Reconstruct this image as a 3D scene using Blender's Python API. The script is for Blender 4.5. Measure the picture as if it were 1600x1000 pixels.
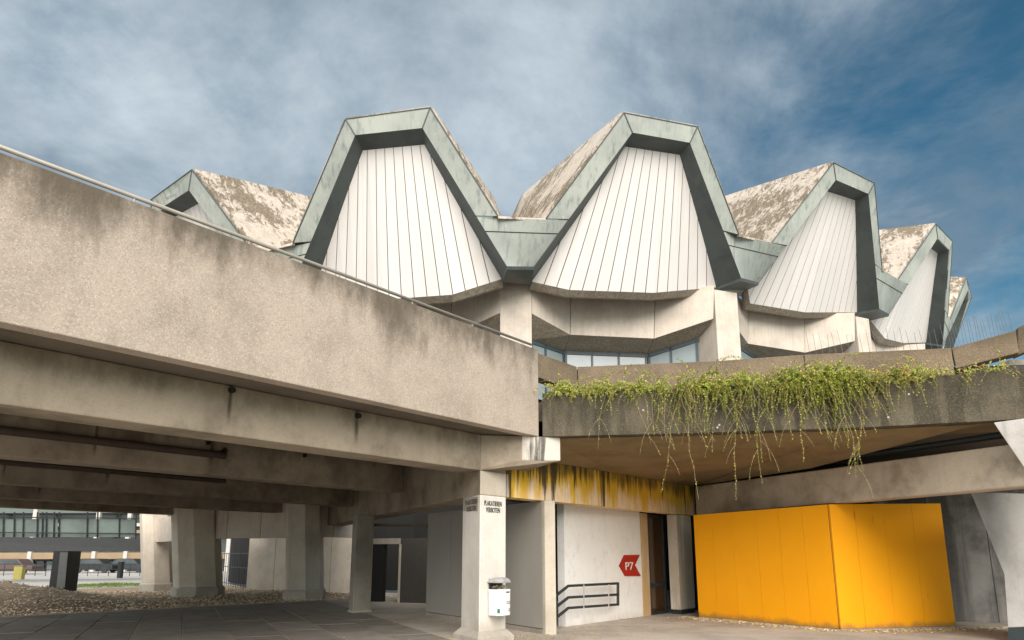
import bpy, bmesh, math, random
from mathutils import Vector, noise
random.seed(7)
C = bpy.context.scene.collection
S = bpy.context.scene
for o in list(bpy.data.objects): bpy.data.objects.remove(o)

# ------------------------------------------------------------------ camera, sky, sun, exposure
F = 1080.0; PITCH = 0.20706; PY0 = 641.12; EYE = 1.6        # focal length and principal row in 1600 px units
cam = bpy.data.cameras.new('camera'); co = bpy.data.objects.new('camera', cam); C.objects.link(co)
cam.sensor_fit = 'HORIZONTAL'; cam.sensor_width = 36; cam.lens = F/1600*36
cam.shift_y = (PY0-500)/1600; cam.clip_end = 3000; cam.clip_start = .1
co.location = (0, 0, EYE); co.rotation_euler = (math.pi/2+PITCH, 0, 0); S.camera = co
SUN_EL = math.radians(29); SUN_AZ = math.radians(170)        # azimuth from +y towards +x: behind the camera, a little to the right
W = bpy.data.worlds.new('World'); S.world = W; W.use_nodes = True
def build_world():
    nt = W.node_tree; nt.nodes.clear(); N = nt.nodes.new; L = nt.links.new
    out = N('ShaderNodeOutputWorld'); bg = N('ShaderNodeBackground'); bg.inputs[1].default_value = 0.10
    sky = N('ShaderNodeTexSky'); sky.sky_type = 'NISHITA'; sky.sun_disc = False
    sky.sun_elevation = SUN_EL; sky.sun_rotation = SUN_AZ; sky.air_density = 1.0; sky.dust_density = .6; sky.ozone_density = 2.5
    tc = N('ShaderNodeTexCoord'); sep = N('ShaderNodeSeparateXYZ'); L(tc.outputs['Generated'], sep.inputs[0])
    # project the view direction on a flat cloud layer so that clouds stretch towards the horizon
    zc = N('ShaderNodeMath'); zc.operation = 'ADD'; zc.inputs[1].default_value = .22; L(sep.outputs[2], zc.inputs[0])
    zm = N('ShaderNodeMath'); zm.operation = 'MAXIMUM'; zm.inputs[1].default_value = .08; L(zc.outputs[0], zm.inputs[0])
    dx = N('ShaderNodeMath'); dx.operation = 'DIVIDE'; L(sep.outputs[0], dx.inputs[0]); L(zm.outputs[0], dx.inputs[1])
    dy = N('ShaderNodeMath'); dy.operation = 'DIVIDE'; L(sep.outputs[1], dy.inputs[0]); L(zm.outputs[0], dy.inputs[1])
    cmb = N('ShaderNodeCombineXYZ'); L(dx.outputs[0], cmb.inputs[0]); L(dy.outputs[0], cmb.inputs[1])
    n1 = N('ShaderNodeTexNoise'); n1.inputs['Scale'].default_value = 1.7; n1.inputs['Detail'].default_value = 7; n1.inputs['Roughness'].default_value = .62; n1.inputs['Distortion'].default_value = .35
    L(cmb.outputs[0], n1.inputs['Vector'])
    n2 = N('ShaderNodeTexNoise'); n2.inputs['Scale'].default_value = 1.25; n2.inputs['Detail'].default_value = 9; n2.inputs['Roughness'].default_value = .6; n2.inputs['Distortion'].default_value = .5
    L(cmb.outputs[0], n2.inputs['Vector'])
    # the bank of cloud lies to the west (-x) and thins out eastwards
    wx = N('ShaderNodeMath'); wx.operation = 'MULTIPLY'; wx.inputs[1].default_value = -.14; L(dx.outputs[0], wx.inputs[0])
    a = N('ShaderNodeMath'); a.operation = 'ADD'; L(n1.outputs[0], a.inputs[0]); L(wx.outputs[0], a.inputs[1])
    m = N('ShaderNodeMapRange'); m.interpolation_type = 'SMOOTHSTEP'; m.inputs[1].default_value = .20; m.inputs[2].default_value = .58; L(a.outputs[0], m.inputs[0])
    mm = N('ShaderNodeMath'); mm.operation = 'MULTIPLY'; mm.inputs[1].default_value = .93; L(m.outputs[0], mm.inputs[0])
    cr = N('ShaderNodeValToRGB'); e = cr.color_ramp.elements
    e[0].position = .36; e[0].color = (1.12, 1.5, 1.88, 1); e[1].position = .66; e[1].color = (3.9, 4.4, 4.75, 1)
    wb = N('ShaderNodeMath'); wb.operation = 'MULTIPLY'; wb.inputs[1].default_value = -.055; L(dx.outputs[0], wb.inputs[0])
    nb_ = N('ShaderNodeMath'); nb_.operation = 'ADD'; L(n2.outputs[0], nb_.inputs[0]); L(wb.outputs[0], nb_.inputs[1]); L(nb_.outputs[0], cr.inputs[0])
    tint = N('ShaderNodeMix'); tint.data_type = 'RGBA'; tint.blend_type = 'MULTIPLY'; tint.inputs[0].default_value = 1; tint.inputs[7].default_value = (.21, .45, .45, 1)
    L(sky.outputs[0], tint.inputs[6])
    mix = N('ShaderNodeMix'); mix.data_type = 'RGBA'; L(mm.outputs[0], mix.inputs[0]); L(tint.outputs[2], mix.inputs[6])
    # cloud brightens towards the sun, added as fill light from the unseen sky behind
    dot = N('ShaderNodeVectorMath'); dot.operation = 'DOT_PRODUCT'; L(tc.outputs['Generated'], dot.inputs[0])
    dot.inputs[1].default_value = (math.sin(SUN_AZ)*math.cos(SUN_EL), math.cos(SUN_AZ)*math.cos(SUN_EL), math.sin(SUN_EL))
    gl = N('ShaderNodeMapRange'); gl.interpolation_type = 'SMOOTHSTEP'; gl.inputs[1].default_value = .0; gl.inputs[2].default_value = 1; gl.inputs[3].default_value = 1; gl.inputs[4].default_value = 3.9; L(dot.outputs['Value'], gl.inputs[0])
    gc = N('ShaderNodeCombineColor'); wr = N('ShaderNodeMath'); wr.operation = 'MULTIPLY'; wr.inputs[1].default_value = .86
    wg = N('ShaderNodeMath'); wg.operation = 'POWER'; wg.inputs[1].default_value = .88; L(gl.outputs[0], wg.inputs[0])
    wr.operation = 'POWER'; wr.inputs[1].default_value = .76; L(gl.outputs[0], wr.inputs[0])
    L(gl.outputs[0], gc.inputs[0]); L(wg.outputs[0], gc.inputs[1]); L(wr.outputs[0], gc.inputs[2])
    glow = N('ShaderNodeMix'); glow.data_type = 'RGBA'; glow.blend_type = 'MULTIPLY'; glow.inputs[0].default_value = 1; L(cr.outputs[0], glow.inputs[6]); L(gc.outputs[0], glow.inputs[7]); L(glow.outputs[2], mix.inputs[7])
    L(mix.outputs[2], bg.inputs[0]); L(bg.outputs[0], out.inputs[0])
build_world()
sl = bpy.data.lights.new('sun', 'SUN'); sl.energy = 2.35; sl.angle = math.radians(42); sl.color = (1, .91, .825)
so = bpy.data.objects.new('sun', sl); C.objects.link(so); so.location = (-20, -30, 40)
so.rotation_euler = Vector((-math.sin(SUN_AZ)*math.cos(SUN_EL), -math.cos(SUN_AZ)*math.cos(SUN_EL), -math.sin(SUN_EL))).to_track_quat('-Z', 'Y').to_euler()
S.view_settings.view_transform = 'Standard'; S.view_settings.look = 'None'; S.view_settings.gamma = 1; S.view_settings.use_curve_mapping = False
S.view_settings.exposure = 0.95
S.render.engine = 'CYCLES'

# ------------------------------------------------------------------ surveying helpers: sight lines met with planes of the place
cp, sp = math.cos(PITCH), math.sin(PITCH)
O = Vector((0, 0, EYE)); RT = Vector((1, 0, 0)); UP = Vector((0, -sp, cp)); FW = Vector((0, cp, sp))
def ray(px, py): return RT*((px-800)/F) - UP*((py-PY0)/F) + FW
def onZ(px, py, z): d = ray(px, py); return O + d*((z-EYE)/d.z)
def onY(px, py, y): d = ray(px, py); return O + d*(y/d.y)
def onV(px, py, p, e):
    n = Vector((e.y, -e.x, 0)); d = ray(px, py); return O + d*((Vector(p)-O).dot(n)/d.dot(n))
def hdir(px): d = ray(px, 868); d.z = 0; return d.normalized()
def Z(p, z): return Vector((p[0], p[1], z))
UZ = Vector((0, 0, 1))
e1 = hdir(1715); e2 = hdir(280)                               # the two directions of the hexagonal plan grid
nin = Vector((-e1.y, e1.x, 0))                                # from the walkway's face inwards

# ------------------------------------------------------------------ materials
MATS = {}
def newmat(name):
    m = bpy.data.materials.new(name); m.use_nodes = True; MATS[name] = m
    nt = m.node_tree; b = nt.nodes['Principled BSDF']; return m, nt, b
def rgba(c): return (c[0], c[1], c[2], 1)
class NT:
    def __init__(s, nt): s.nt = nt; s.pos = nt.nodes.new('ShaderNodeNewGeometry').outputs['Position']
    def noise(s, scale, vec=(1, 1, 1), detail=6, rough=.6, dist=0):
        mp = s.nt.nodes.new('ShaderNodeMapping'); mp.inputs['Scale'].default_value = vec; s.nt.links.new(s.pos, mp.inputs[0])
        n = s.nt.nodes.new('ShaderNodeTexNoise'); n.inputs['Scale'].default_value = scale; n.inputs['Detail'].default_value = detail
        n.inputs['Roughness'].default_value = rough; n.inputs['Distortion'].default_value = dist; s.nt.links.new(mp.outputs[0], n.inputs['Vector']); return n.outputs[0]
    def voro(s, scale, out='Color'):
        v = s.nt.nodes.new('ShaderNodeTexVoronoi'); v.inputs['Scale'].default_value = scale; s.nt.links.new(s.pos, v.inputs['Vector']); return v.outputs[out]
    def rng(s, x, a, b, c=0, d=1):
        m = s.nt.nodes.new('ShaderNodeMapRange'); m.interpolation_type = 'SMOOTHSTEP'
        for i, v in enumerate((a, b, c, d)): m.inputs[i+1].default_value = v
        s.nt.links.new(x, m.inputs[0]); return m.outputs[0]
    def math(s, op, a, b=None):
        m = s.nt.nodes.new('ShaderNodeMath'); m.operation = op
        for i, v in enumerate((a, b)):
            if v is None: continue
            if isinstance(v, (int, float)): m.inputs[i].default_value = v
            else: s.nt.links.new(v, m.inputs[i])
        return m.outputs[0]
    def mix(s, fac, a, b, mode='MIX'):
        m = s.nt.nodes.new('ShaderNodeMix'); m.data_type = 'RGBA'; m.blend_type = mode
        if isinstance(fac, (int, float)): m.inputs[0].default_value = fac
        else: s.nt.links.new(fac, m.inputs[0])
        for i, v in ((6, a), (7, b)):
            if isinstance(v, tuple): m.inputs[i].default_value = rgba(v)
            else: s.nt.links.new(v, m.inputs[i])
        return m.outputs[2]
    def z(s):
        q = s.nt.nodes.new('ShaderNodeSeparateXYZ'); s.nt.links.new(s.pos, q.inputs[0]); return q.outputs[2]
    def bump(s, h, b, strength, dist=.02):
        n = s.nt.nodes.new('ShaderNodeBump'); n.inputs['Strength'].default_value = strength; n.inputs['Distance'].default_value = dist
        s.nt.links.new(h, n.inputs['Height']); s.nt.links.new(n.outputs[0], b.inputs['Normal'])
    def obj_rand(s): return s.nt.nodes.new('ShaderNodeObjectInfo').outputs['Random']
def concrete(name, base, dark, rough=.92, patch=.6, streak=.5, speck=0, board=0, top=None, foot=None, bump=.25, pores=0, streak_scale=3.5, lo=.5, hi=.78, runs=()):
    m, nt, b = newmat(name); T = NT(nt)
    c = T.mix(T.math('MULTIPLY', T.rng(T.noise(.9, detail=8, rough=.65), .40, .72), patch), base, dark)
    if streak:
        s = T.rng(T.noise(streak_scale, (1, 1, .09), 7, .62), lo, hi)
        c = T.mix(T.math('MULTIPLY', s, streak), c, dark)
    if board:
        s = T.rng(T.noise(9, (1, 1, .05), 2, .4), .42, .60); c = T.mix(T.math('MULTIPLY', s, board), c, tuple(x*.55 for x in base))
    fine = T.noise(38, detail=5, rough=.7)
    c = T.mix(T.rng(T.noise(4.5, (1, 1, .7), 8, .72, .4), .50, .72, 0, .42), c, tuple(x*.6 for x in base))
    c = T.mix(T.rng(fine, .35, .75, .0, .35), c, tuple(x*.62 for x in base))
    h = fine
    if speck:
        v = T.voro(75); bw = nt.nodes.new('ShaderNodeRGBToBW'); nt.links.new(v, bw.inputs[0]); q = bw.outputs[0]
        c = T.mix(T.math('MULTIPLY', T.rng(q, .66, .84), speck), c, tuple(min(.85, x*1.75) for x in base))
        c = T.mix(T.math('MULTIPLY', T.rng(q, .30, .16), speck), c, tuple(x*.28 for x in base))
        h = T.math('ADD', T.math('MULTIPLY', q, .8), fine)
    if pores:
        p = T.rng(T.voro(16, 'Distance'), .11, .05); c = T.mix(T.math('MULTIPLY', p, pores), c, tuple(x*.2 for x in base))
    if top:                                                   # weathering below a coping; beams just darken towards the top: (z of the top, reach, colour, strength)
        zt, reach, col, amt = top
        d = T.math('SUBTRACT', zt, T.z()); d = T.math('SUBTRACT', d, T.math('MULTIPLY', T.rng(T.noise(1.1, (1, 1, .45), 9, .72), .25, .8), reach*1.35))
        c = T.mix(T.math('MULTIPLY', T.rng(d, reach*.35, -reach*.9), amt), c, col)
    if foot:
        zf, reach, col, amt = foot
        d = T.math('SUBTRACT', T.z(), zf); d = T.math('SUBTRACT', d, T.math('MULTIPLY', T.rng(T.noise(2.4, (1, 1, .4), 6, .65), .3, .75), reach))
        c = T.mix(T.math('MULTIPLY', T.rng(d, reach*.4, -reach*.7), amt), c, col)
    for cx, wd_ in runs:
        d = nt.nodes.new('ShaderNodeVectorMath'); d.operation = 'DOT_PRODUCT'; nt.links.new(T.pos, d.inputs[0]); d.inputs[1].default_value = e1
        a = T.math('ADD', T.math('ABSOLUTE', T.math('SUBTRACT', d.outputs['Value'], cx)), T.math('MULTIPLY', T.noise(6, (1, 1, .3), 5, .7), wd_*1.4))
        c = T.mix(T.math('MULTIPLY', T.math('MULTIPLY', T.rng(a, wd_*1.7, wd_*.6), T.rng(T.z(), 3.28, 3.62)), .85), c, (.05, .04, .03))
    nt.links.new(c, b.inputs['Base Color']); b.inputs['Roughness'].default_value = rough; b.inputs['Specular IOR Level'].default_value = .25
    T.bump(h, b, bump, .012); return m
def plain(name, col, rough=.6, metal=0, var=.25, scale=6, spec=.4, dark=None, vec=(1, 1, 1), bump=.05, rnd=0):
    m, nt, b = newmat(name); T = NT(nt)
    c = T.mix(T.math('MULTIPLY', T.rng(T.noise(scale, vec, 6, .62), .4, .75), var), col, dark or tuple(x*.5 for x in col))
    if rnd:
        r = T.math('ADD', T.math('MULTIPLY', T.obj_rand(), rnd), 1-rnd/2); g = nt.nodes.new('ShaderNodeCombineColor')
        for i in range(3): nt.links.new(r, g.inputs[i])
        c = T.mix(1.0, c, g.outputs[0], 'MULTIPLY')
    nt.links.new(c, b.inputs['Base Color']); b.inputs['Roughness'].default_value = rough; b.inputs['Metallic'].default_value = metal; b.inputs['Specular IOR Level'].default_value = spec
    if bump: T.bump(T.noise(30, detail=4), b, bump, .01)
    return m
M_parapet = concrete('aggregate_concrete', (.445, .375, .31), (.27, .222, .175), patch=.6, streak=.12, speck=.26, top=(5.75, .95, (.095, .076, .055), .9), bump=.3)
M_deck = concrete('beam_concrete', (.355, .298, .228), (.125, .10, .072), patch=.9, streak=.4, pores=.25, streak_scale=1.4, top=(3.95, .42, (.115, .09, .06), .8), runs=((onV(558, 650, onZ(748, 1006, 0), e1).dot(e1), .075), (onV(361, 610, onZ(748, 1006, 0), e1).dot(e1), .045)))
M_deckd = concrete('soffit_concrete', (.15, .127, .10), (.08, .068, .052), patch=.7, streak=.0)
M_col = concrete('painted_concrete', (.74, .705, .65), (.50, .45, .38), patch=.4, streak=.25, bump=.15, foot=(.18, .5, (.42, .36, .28), .5))
M_colb = concrete('plinth_concrete', (.52, .48, .42), (.27, .23, .18), patch=.7, streak=.2)
M_colg = concrete('grey_column_concrete', (.40, .36, .31), (.23, .20, .165), patch=.8, streak=.3)
M_ring = concrete('board_marked_concrete', (.66, .585, .505), (.38, .32, .265), patch=.45, streak=.38, board=.12, streak_scale=2.4, bump=.15)
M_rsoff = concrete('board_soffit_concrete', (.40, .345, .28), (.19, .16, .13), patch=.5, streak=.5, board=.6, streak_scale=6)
M_pillar = concrete('pillar_concrete', (.68, .61, .52), (.40, .345, .28), patch=.6, streak=.35, streak_scale=2.4)
M_terr = concrete('weathered_aggregate_concrete', (.215, .165, .112), (.095, .073, .05), patch=.7, streak=.3, speck=.4, top=(5.85, .28, (.10, .08, .055), .7), bump=.45)
M_plant = concrete('stained_planter_concrete', (.125, .107, .075), (.03, .027, .02), patch=.9, streak=.7, speck=.35, top=(4.9, .8, (.045, .042, .025), .7), bump=.4, lo=.42, hi=.62)
M_soff2 = concrete('ochre_soffit_concrete', (.27, .195, .10), (.15, .10, .05), patch=.8, streak=0)
M_rbeam = concrete('edge_beam_concrete', (.52, .44, .345), (.19, .15, .11), patch=.9, streak=.4, pores=.7, streak_scale=2)
M_funnel = concrete('smooth_grey_concrete', (.42, .40, .38), (.19, .18, .17), patch=.6, streak=.8, streak_scale=3.2, bump=.1)
M_dkwall = concrete('sooty_wall_concrete', (.25, .24, .225), (.045, .043, .04), patch=.85, streak=.85, streak_scale=1.6, lo=.40, hi=.62)
M_white = plain('white_metal_panel', (.70, .672, .65), .5, 0, .22, 1.6, .35, (.56, .525, .49), (1, 1, .2), .02, .05)
M_seam = plain('dark_joint', (.11, .098, .083), .9)
M_copd = plain('dark_copper', (.082, .098, .096), .5, .0, .7, 1.1, .4, (.045, .053, .054), bump=.05)
def copper():
    m, nt, b = newmat('pale_copper_patina'); T = NT(nt)
    c = T.mix(T.rng(T.noise(.45, detail=4), .3, .75), (.38, .405, .365), (.265, .29, .27))
    c = T.mix(T.math('MULTIPLY', T.rng(T.noise(5, (1, 1, .07), 6, .6), .48, .72), .75), c, (.15, .178, .17))
    c = T.mix(T.math('MULTIPLY', T.rng(T.noise(7, (1, 1, .06), 5, .6), .62, .78), .5), c, (.66, .69, .64))
    c = T.mix(T.math('MULTIPLY', T.rng(T.noise(2.2, (1, 1, .6), 7, .7), .60, .74), .5), c, (.20, .215, .19))
    nt.links.new(c, b.inputs['Base Color']); b.inputs['Roughness'].default_value = .62; b.inputs['Specular IOR Level'].default_value = .35; T.bump(T.noise(2, detail=3), b, .12, .03)
    return m
M_cop = copper()
def shell():
    m, nt, b = newmat('peeling_roof_coat'); T = NT(nt)
    pn = T.math('ADD', T.math('MULTIPLY', T.noise(.42, (1, 1, 1), 3, .5, .3), .42), T.math('MULTIPLY', T.noise(3.4, (1, 1, .55), 12, .80, .6), .62))
    base = T.mix(T.rng(T.noise(3, detail=8, rough=.7), .3, .75), (.60, .53, .455), (.44, .37, .305))
    moss = T.mix(T.rng(T.noise(11, detail=8, rough=.75), .42, .6), (.11, .085, .055), (.25, .195, .125))
    f = T.rng(pn, .512, .55)
    c = T.mix(T.math('MULTIPLY', f, .9), base, moss); c = T.mix(T.math('MULTIPLY', T.rng(T.noise(19, detail=8, rough=.8), .575, .63), .7), c, (.12, .095, .07))
    nt.links.new(c, b.inputs['Base Color']); b.inputs['Roughness'].default_value = .9
    T.bump(T.math('ADD', T.math('MULTIPLY', f, -1), T.noise(20, detail=5)), b, .5, .03); return m
M_shell = shell()
def stained():
    m, nt, b = newmat('rust_streaked_concrete'); T = NT(nt)
    streak = T.noise(16, (1, 1, .05), 7, .7)
    c = T.mix(T.rng(T.noise(5, (1, 1, .5), 8, .7), .35, .7), (.82, .66, .48), (.68, .50, .32))
    top = T.rng(T.z(), 2.80, 3.60, 0, .26)
    oc = T.math('ADD', T.math('ADD', T.noise(4.6, (1, 1, .10), 7, .68), T.math('MULTIPLY', streak, .35)), top)
    c = T.mix(T.math('MULTIPLY', T.rng(oc, .60, .82), .97), c, (.66, .40, .010))
    ol = T.math('ADD', T.math('ADD', T.noise(4.0, (1, 1, .12), 7, .68), T.math('MULTIPLY', streak, .4)), T.rng(T.z(), 2.95, 3.65, 0, .42))
    c = T.mix(T.math('MULTIPLY', T.rng(ol, .88, 1.12), .9), c, (.19, .125, .018))
    bl = T.math('ADD', T.math('ADD', T.noise(5.2, (1, 1, .06), 8, .72, .25), T.math('MULTIPLY', T.noise(1.1, (1, 1, .1), 3), .35)), T.rng(T.z(), 2.72, 3.55, -.05, .07))
    c = T.mix(T.math('MULTIPLY', T.rng(bl, .715, .80), .92), c, (.030, .022, .013))
    nt.links.new(c, b.inputs['Base Color']); b.inputs['Roughness'].default_value = .8; T.bump(T.noise(12, (1, 1, .2), 6), b, .4, .02); return m
M_stain = stained()
def orange():
    m, nt, b = newmat('orange_metal_panel'); T = NT(nt)
    c = T.mix(T.rng(T.noise(.8, detail=4), .35, .75, 0, .5), (.94, .40, .004), (.90, .35, .004))
    c = T.mix(T.math('MULTIPLY', T.rng(T.noise(7, (1, 1, .10), 7, .72), .645, .70), .65), c, (.42, .15, .01))
    ft = T.math('SUBTRACT', T.z(), T.math('MULTIPLY', T.noise(3, (1, 1, .5), 7, .7), .34)); c = T.mix(T.rng(ft, .02, -.14, 0, .75), c, (.30, .16, .05))
    c = T.mix(T.math('MULTIPLY', T.rng(T.noise(26, detail=6, rough=.8), .66, .72), .5), c, (.45, .17, .02))
    nt.links.new(c, b.inputs['Base Color']); b.inputs['Roughness'].default_value = .6; b.inputs['Specular IOR Level'].default_value = .25; T.bump(T.noise(1.6, (1, 1, .4), 3), b, .25, .04); return m
M_orange = orange()
M_plaster = concrete('white_wall_paint', (.84, .835, .82), (.66, .645, .62), rough=.8, patch=.25, streak=.10, bump=.05, foot=(0, .25, (.50, .46, .40), .5))
M_grey = plain('grey_wall_cladding', (.33, .315, .285), .75, 0, .3, 1.4, .2, (.25, .235, .21), (1, 1, .3))
M_post = concrete('wall_end_concrete', (.56, .50, .415), (.33, .285, .23), patch=.5, streak=.3)
M_ochre = plain('rust_stained_jamb', (.52, .34, .16), .8, 0, .7, 3, .3, (.62, .52, .40), (1, 1, .3))
M_red = plain('red_sign_paint', (.42, .028, .014), .6, 0, .3, 5, .3)
M_letter = plain('white_lettering', (.80, .78, .76), .7, 0, .1)
M_black = plain('black_stencil_paint', (.035, .033, .03), .8, 0, .5, 30, dark=(.16, .15, .14))
M_rail = plain('dark_steel_paint', (.022, .030, .032), .5, 0, .3, 5, .5)
M_steelw = plain('galvanised_steel', (.55, .55, .54), .42, .5, .3, 8)
M_railtop = plain('handrail_steel', (.40, .365, .31), .5, .1, .4, 4)
M_dark = plain('dark_interior', (.012, .0115, .011), .9)  # near-black colour stands in for unlit voids
M_brown = plain('brown_interior', (.085, .04, .018), .7, 0, .5, 1.5)
M_bin = plain('white_bin_enamel', (.80, .80, .80), .4, 0, .25, 9, .5, (.58, .58, .57))
M_lid = plain('grey_bin_lid', (.36, .35, .36), .5, 0, .4, 12)
M_green = plain('green_sticker', (.03, .17, .10), .5)
M_trash = plain('crumpled_rubbish', (.34, .30, .22), .9, 0, .8, 30)
M_pipe = plain('rusty_pipe', (.055, .036, .026), .8, 0, .6, 5)
M_steel = plain('charcoal_steel', (.022, .024, .026), .55, 0, .4, 3)
M_kerb = concrete('kerb_concrete', (.42, .36, .285), (.25, .21, .165), patch=.6, streak=0)
M_slab = plain('paving_slab_concrete', (.27, .245, .215), .85, 0, .7, 2.2, .25, (.15, .135, .115), bump=.15, rnd=.30)
M_leafg = plain('cotoneaster_leaf', (.32, .385, .055), .6, 0, .9, 3, .3, (.11, .17, .022), bump=0)
M_leafy = plain('yellowing_leaf', (.48, .41, .12), .6, 0, .8, 4, .3, (.32, .29, .07), bump=0)
M_leafr = plain('red_leaf', (.42, .055, .02), .6, 0, .4, 4, bump=0)
M_stem = plain('pale_brown_twig', (.33, .25, .15), .8, 0, .6, 6, bump=0)
M_stone = plain('gravel_stone', (.74, .61, .46), .9, 0, .9, 4, .2, (.46, .35, .24), bump=0)
M_soil = plain('leaf_littered_soil', (.36, .275, .19), .95, 0, .9, 3, .2, (.20, .15, .10), bump=.5)
M_grass = plain('grass_blade', (.10, .17, .03), .7, 0, .7, 2, .2, (.16, .16, .05), bump=0)
M_plaza = plain('far_paving', (.50, .475, .44), .85, 0, .4, .3, .2)
M_rodm = plain('grey_wire', (.16, .165, .17), .5, .3, .2)
M_tan = plain('tan_band_paint', (.30, .22, .135), .8, 0, .3, 1)
M_fband = plain('grey_green_band', (.12, .15, .135), .7)
M_far = plain('dull_red_paint', (.10, .065, .06), .5)
M_yel = plain('yellow_paint', (.42, .37, .10), .6, 0, .4, 6)
M_offw = plain('offwhite_paint', (.50, .48, .45), .7, 0, .2, 2)
def asphalt():
    m, nt, b = newmat('worn_asphalt'); T = NT(nt)
    c = T.mix(T.rng(T.noise(.55, detail=8, rough=.68), .38, .68), (.47, .415, .35), (.27, .235, .195))
    c = T.mix(T.rng(T.noise(60, detail=3, rough=.7), .35, .7, 0, .5), c, (.54, .49, .42))
    c = T.mix(T.math('MULTIPLY', T.rng(T.noise(1.6, (1, 2.2, 1), 8, .7, 1.2), .58, .66), .55), c, (.15, .13, .105))
    nt.links.new(c, b.inputs['Base Color']); b.inputs['Roughness'].default_value = .9; T.bump(T.noise(60, detail=4), b, .35, .01); return m
M_asph = asphalt()
def glass(name, col, rough=.06, var=.4, spec=1.0):
    m, nt, b = newmat(name); T = NT(nt)
    c = T.mix(T.rng(T.noise(.5, detail=3), .35, .7, 0, var), col, tuple(x*.45 for x in col))
    nt.links.new(c, b.inputs['Base Color']); b.inputs['Roughness'].default_value = rough; b.inputs['Specular IOR Level'].default_value = spec; b.inputs['IOR'].default_value = 1.9
    return m
M_glass = glass('sky_tinted_glass', (.27, .325, .34), .12, .35, .16)  # sky reflection is put into the blue-grey base colour
M_teal = glass('teal_glass', (.085, .115, .10), .25, .9, .2)
M_dglass = glass('dark_door_glass', (.06, .030, .013), .12, .8, .25)  # brown interior reflection is put into the glass colour
M_fglass = glass('far_window_glass', (.055, .075, .08), .2, .8, .3)

# ------------------------------------------------------------------ mesh building
class MB:
    def __init__(s): s.v = []; s.f = []; s.m = []
    def add(s, vs, fs, mi=0):
        k = len(s.v); s.v += [Vector(p) for p in vs]; s.f += [tuple(i+k for i in f) for f in fs]; s.m += [mi]*len(fs); return s
    def quad(s, *p, mi=0): return s.add(p, [tuple(range(len(p)))], mi)
    def prism(s, poly, ext, mi=0):                            # closed solid: polygon swept along ext
        n = len(poly); a = [Vector(p) for p in poly]; b = [p+Vector(ext) for p in a]
        return s.add(a+b, [tuple(range(n))[::-1], tuple(range(n, 2*n))]+[(i, (i+1) % n, n+(i+1) % n, n+i) for i in range(n)], mi)
    def loft(s, A, B, mi=0, caps=True):
        n = len(A); fs = [(i, (i+1) % n, n+(i+1) % n, n+i) for i in range(n)]
        if caps: fs += [tuple(range(n))[::-1], tuple(range(n, 2*n))]
        return s.add(list(A)+list(B), fs, mi)
    def patch(s, a, b, c, d, nx=10, ny=8, mi=0):              # ruled sheet between edges a-b (top) and d-c (bottom)
        P = [(a.lerp(b, i/nx)).lerp(d.lerp(c, i/nx), j/ny) for j in range(ny+1) for i in range(nx+1)]
        return s.add(P, [(j*(nx+1)+i, j*(nx+1)+i+1, (j+1)*(nx+1)+i+1, (j+1)*(nx+1)+i) for j in range(ny) for i in range(nx)], mi)
    def box(s, p, a, b, c, mi=0): return s.prism([p, p+a, p+a+b, p+b], c, mi)
    def tube(s, path, r, n=6, mi=0, taper=None):
        path = [Vector(p) for p in path]; rings = []
        for i, p in enumerate(path):
            t = (path[min(i+1, len(path)-1)]-path[max(i-1, 0)]).normalized()
            u = t.cross(Vector((.13, .31, .94))); u = u.normalized() if u.length > 1e-4 else Vector((1, 0, 0)); w = t.cross(u)
            rr = r if taper is None else r*(1+(taper-1)*i/(len(path)-1))
            rings.append([p+(u*math.cos(2*math.pi*k/n)+w*math.sin(2*math.pi*k/n))*rr for k in range(n)])
        vs = [v for q in rings for v in q]; fs = []
        for i in range(len(path)-1):
            for k in range(n): fs.append((i*n+k, i*n+(k+1) % n, (i+1)*n+(k+1) % n, (i+1)*n+k))
        fs += [tuple(range(n))[::-1], tuple(range((len(path)-1)*n, len(path)*n))]
        return s.add(vs, fs, mi)
    def build(s, name, mats, parent=None, bevel=0, smooth=False, fix=True):
        if not isinstance(mats, (list, tuple)): mats = [mats]
        off = parent_world(parent)
        me = bpy.data.meshes.new(name); me.from_pydata([tuple(v-off) for v in s.v], [], s.f)
        for m in mats: me.materials.append(m)
        for p, i in zip(me.polygons, s.m): p.material_index = i; p.use_smooth = smooth
        if fix or bevel:
            bm = bmesh.new(); bm.from_mesh(me)
            if fix: bmesh.ops.recalc_face_normals(bm, faces=bm.faces)
            if bevel: bmesh.ops.bevel(bm, geom=[e for e in bm.edges if len(e.link_faces) == 2 and e.calc_face_angle(0) > .35], offset=bevel, segments=2, profile=.5, affect='EDGES', clamp_overlap=True)
            bm.to_mesh(me); bm.free()
        me.update(); o = bpy.data.objects.new(name, me); C.objects.link(o)
        if parent is not None: o.parent = parent
        return o
def parent_world(o):
    v = Vector((0, 0, 0))
    while o is not None: v = v+Vector(o.location); o = o.parent
    return v
def tag(o, label=None, cat=None, group=None, kind=None):
    for k, v in (('label', label), ('category', cat), ('group', group), ('kind', kind)):
        if v: o[k] = v
    return o
def thing(name, loc, label, cat, group=None):
    o = bpy.data.objects.new(name, None); o.empty_display_size = .2; C.objects.link(o); o.location = loc; return tag(o, label, cat, group)
def inset(poly, d):                                           # shrink a convex polygon (given as coplanar points) by d
    n = len(poly); c = sum(poly, Vector())/n; nrm = (poly[1]-poly[0]).cross(poly[2]-poly[1]).normalized(); out = []
    for i in range(n):
        a, b, q = poly[i-1], poly[i], poly[(i+1) % n]; u = (b-a).normalized(); v = (q-b).normalized()
        nu = nrm.cross(u); nv = nrm.cross(v); k = 1+nu.dot(nv)
        out.append(b+(nu+nv)*(d/max(k, .25)))
    return out
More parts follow.
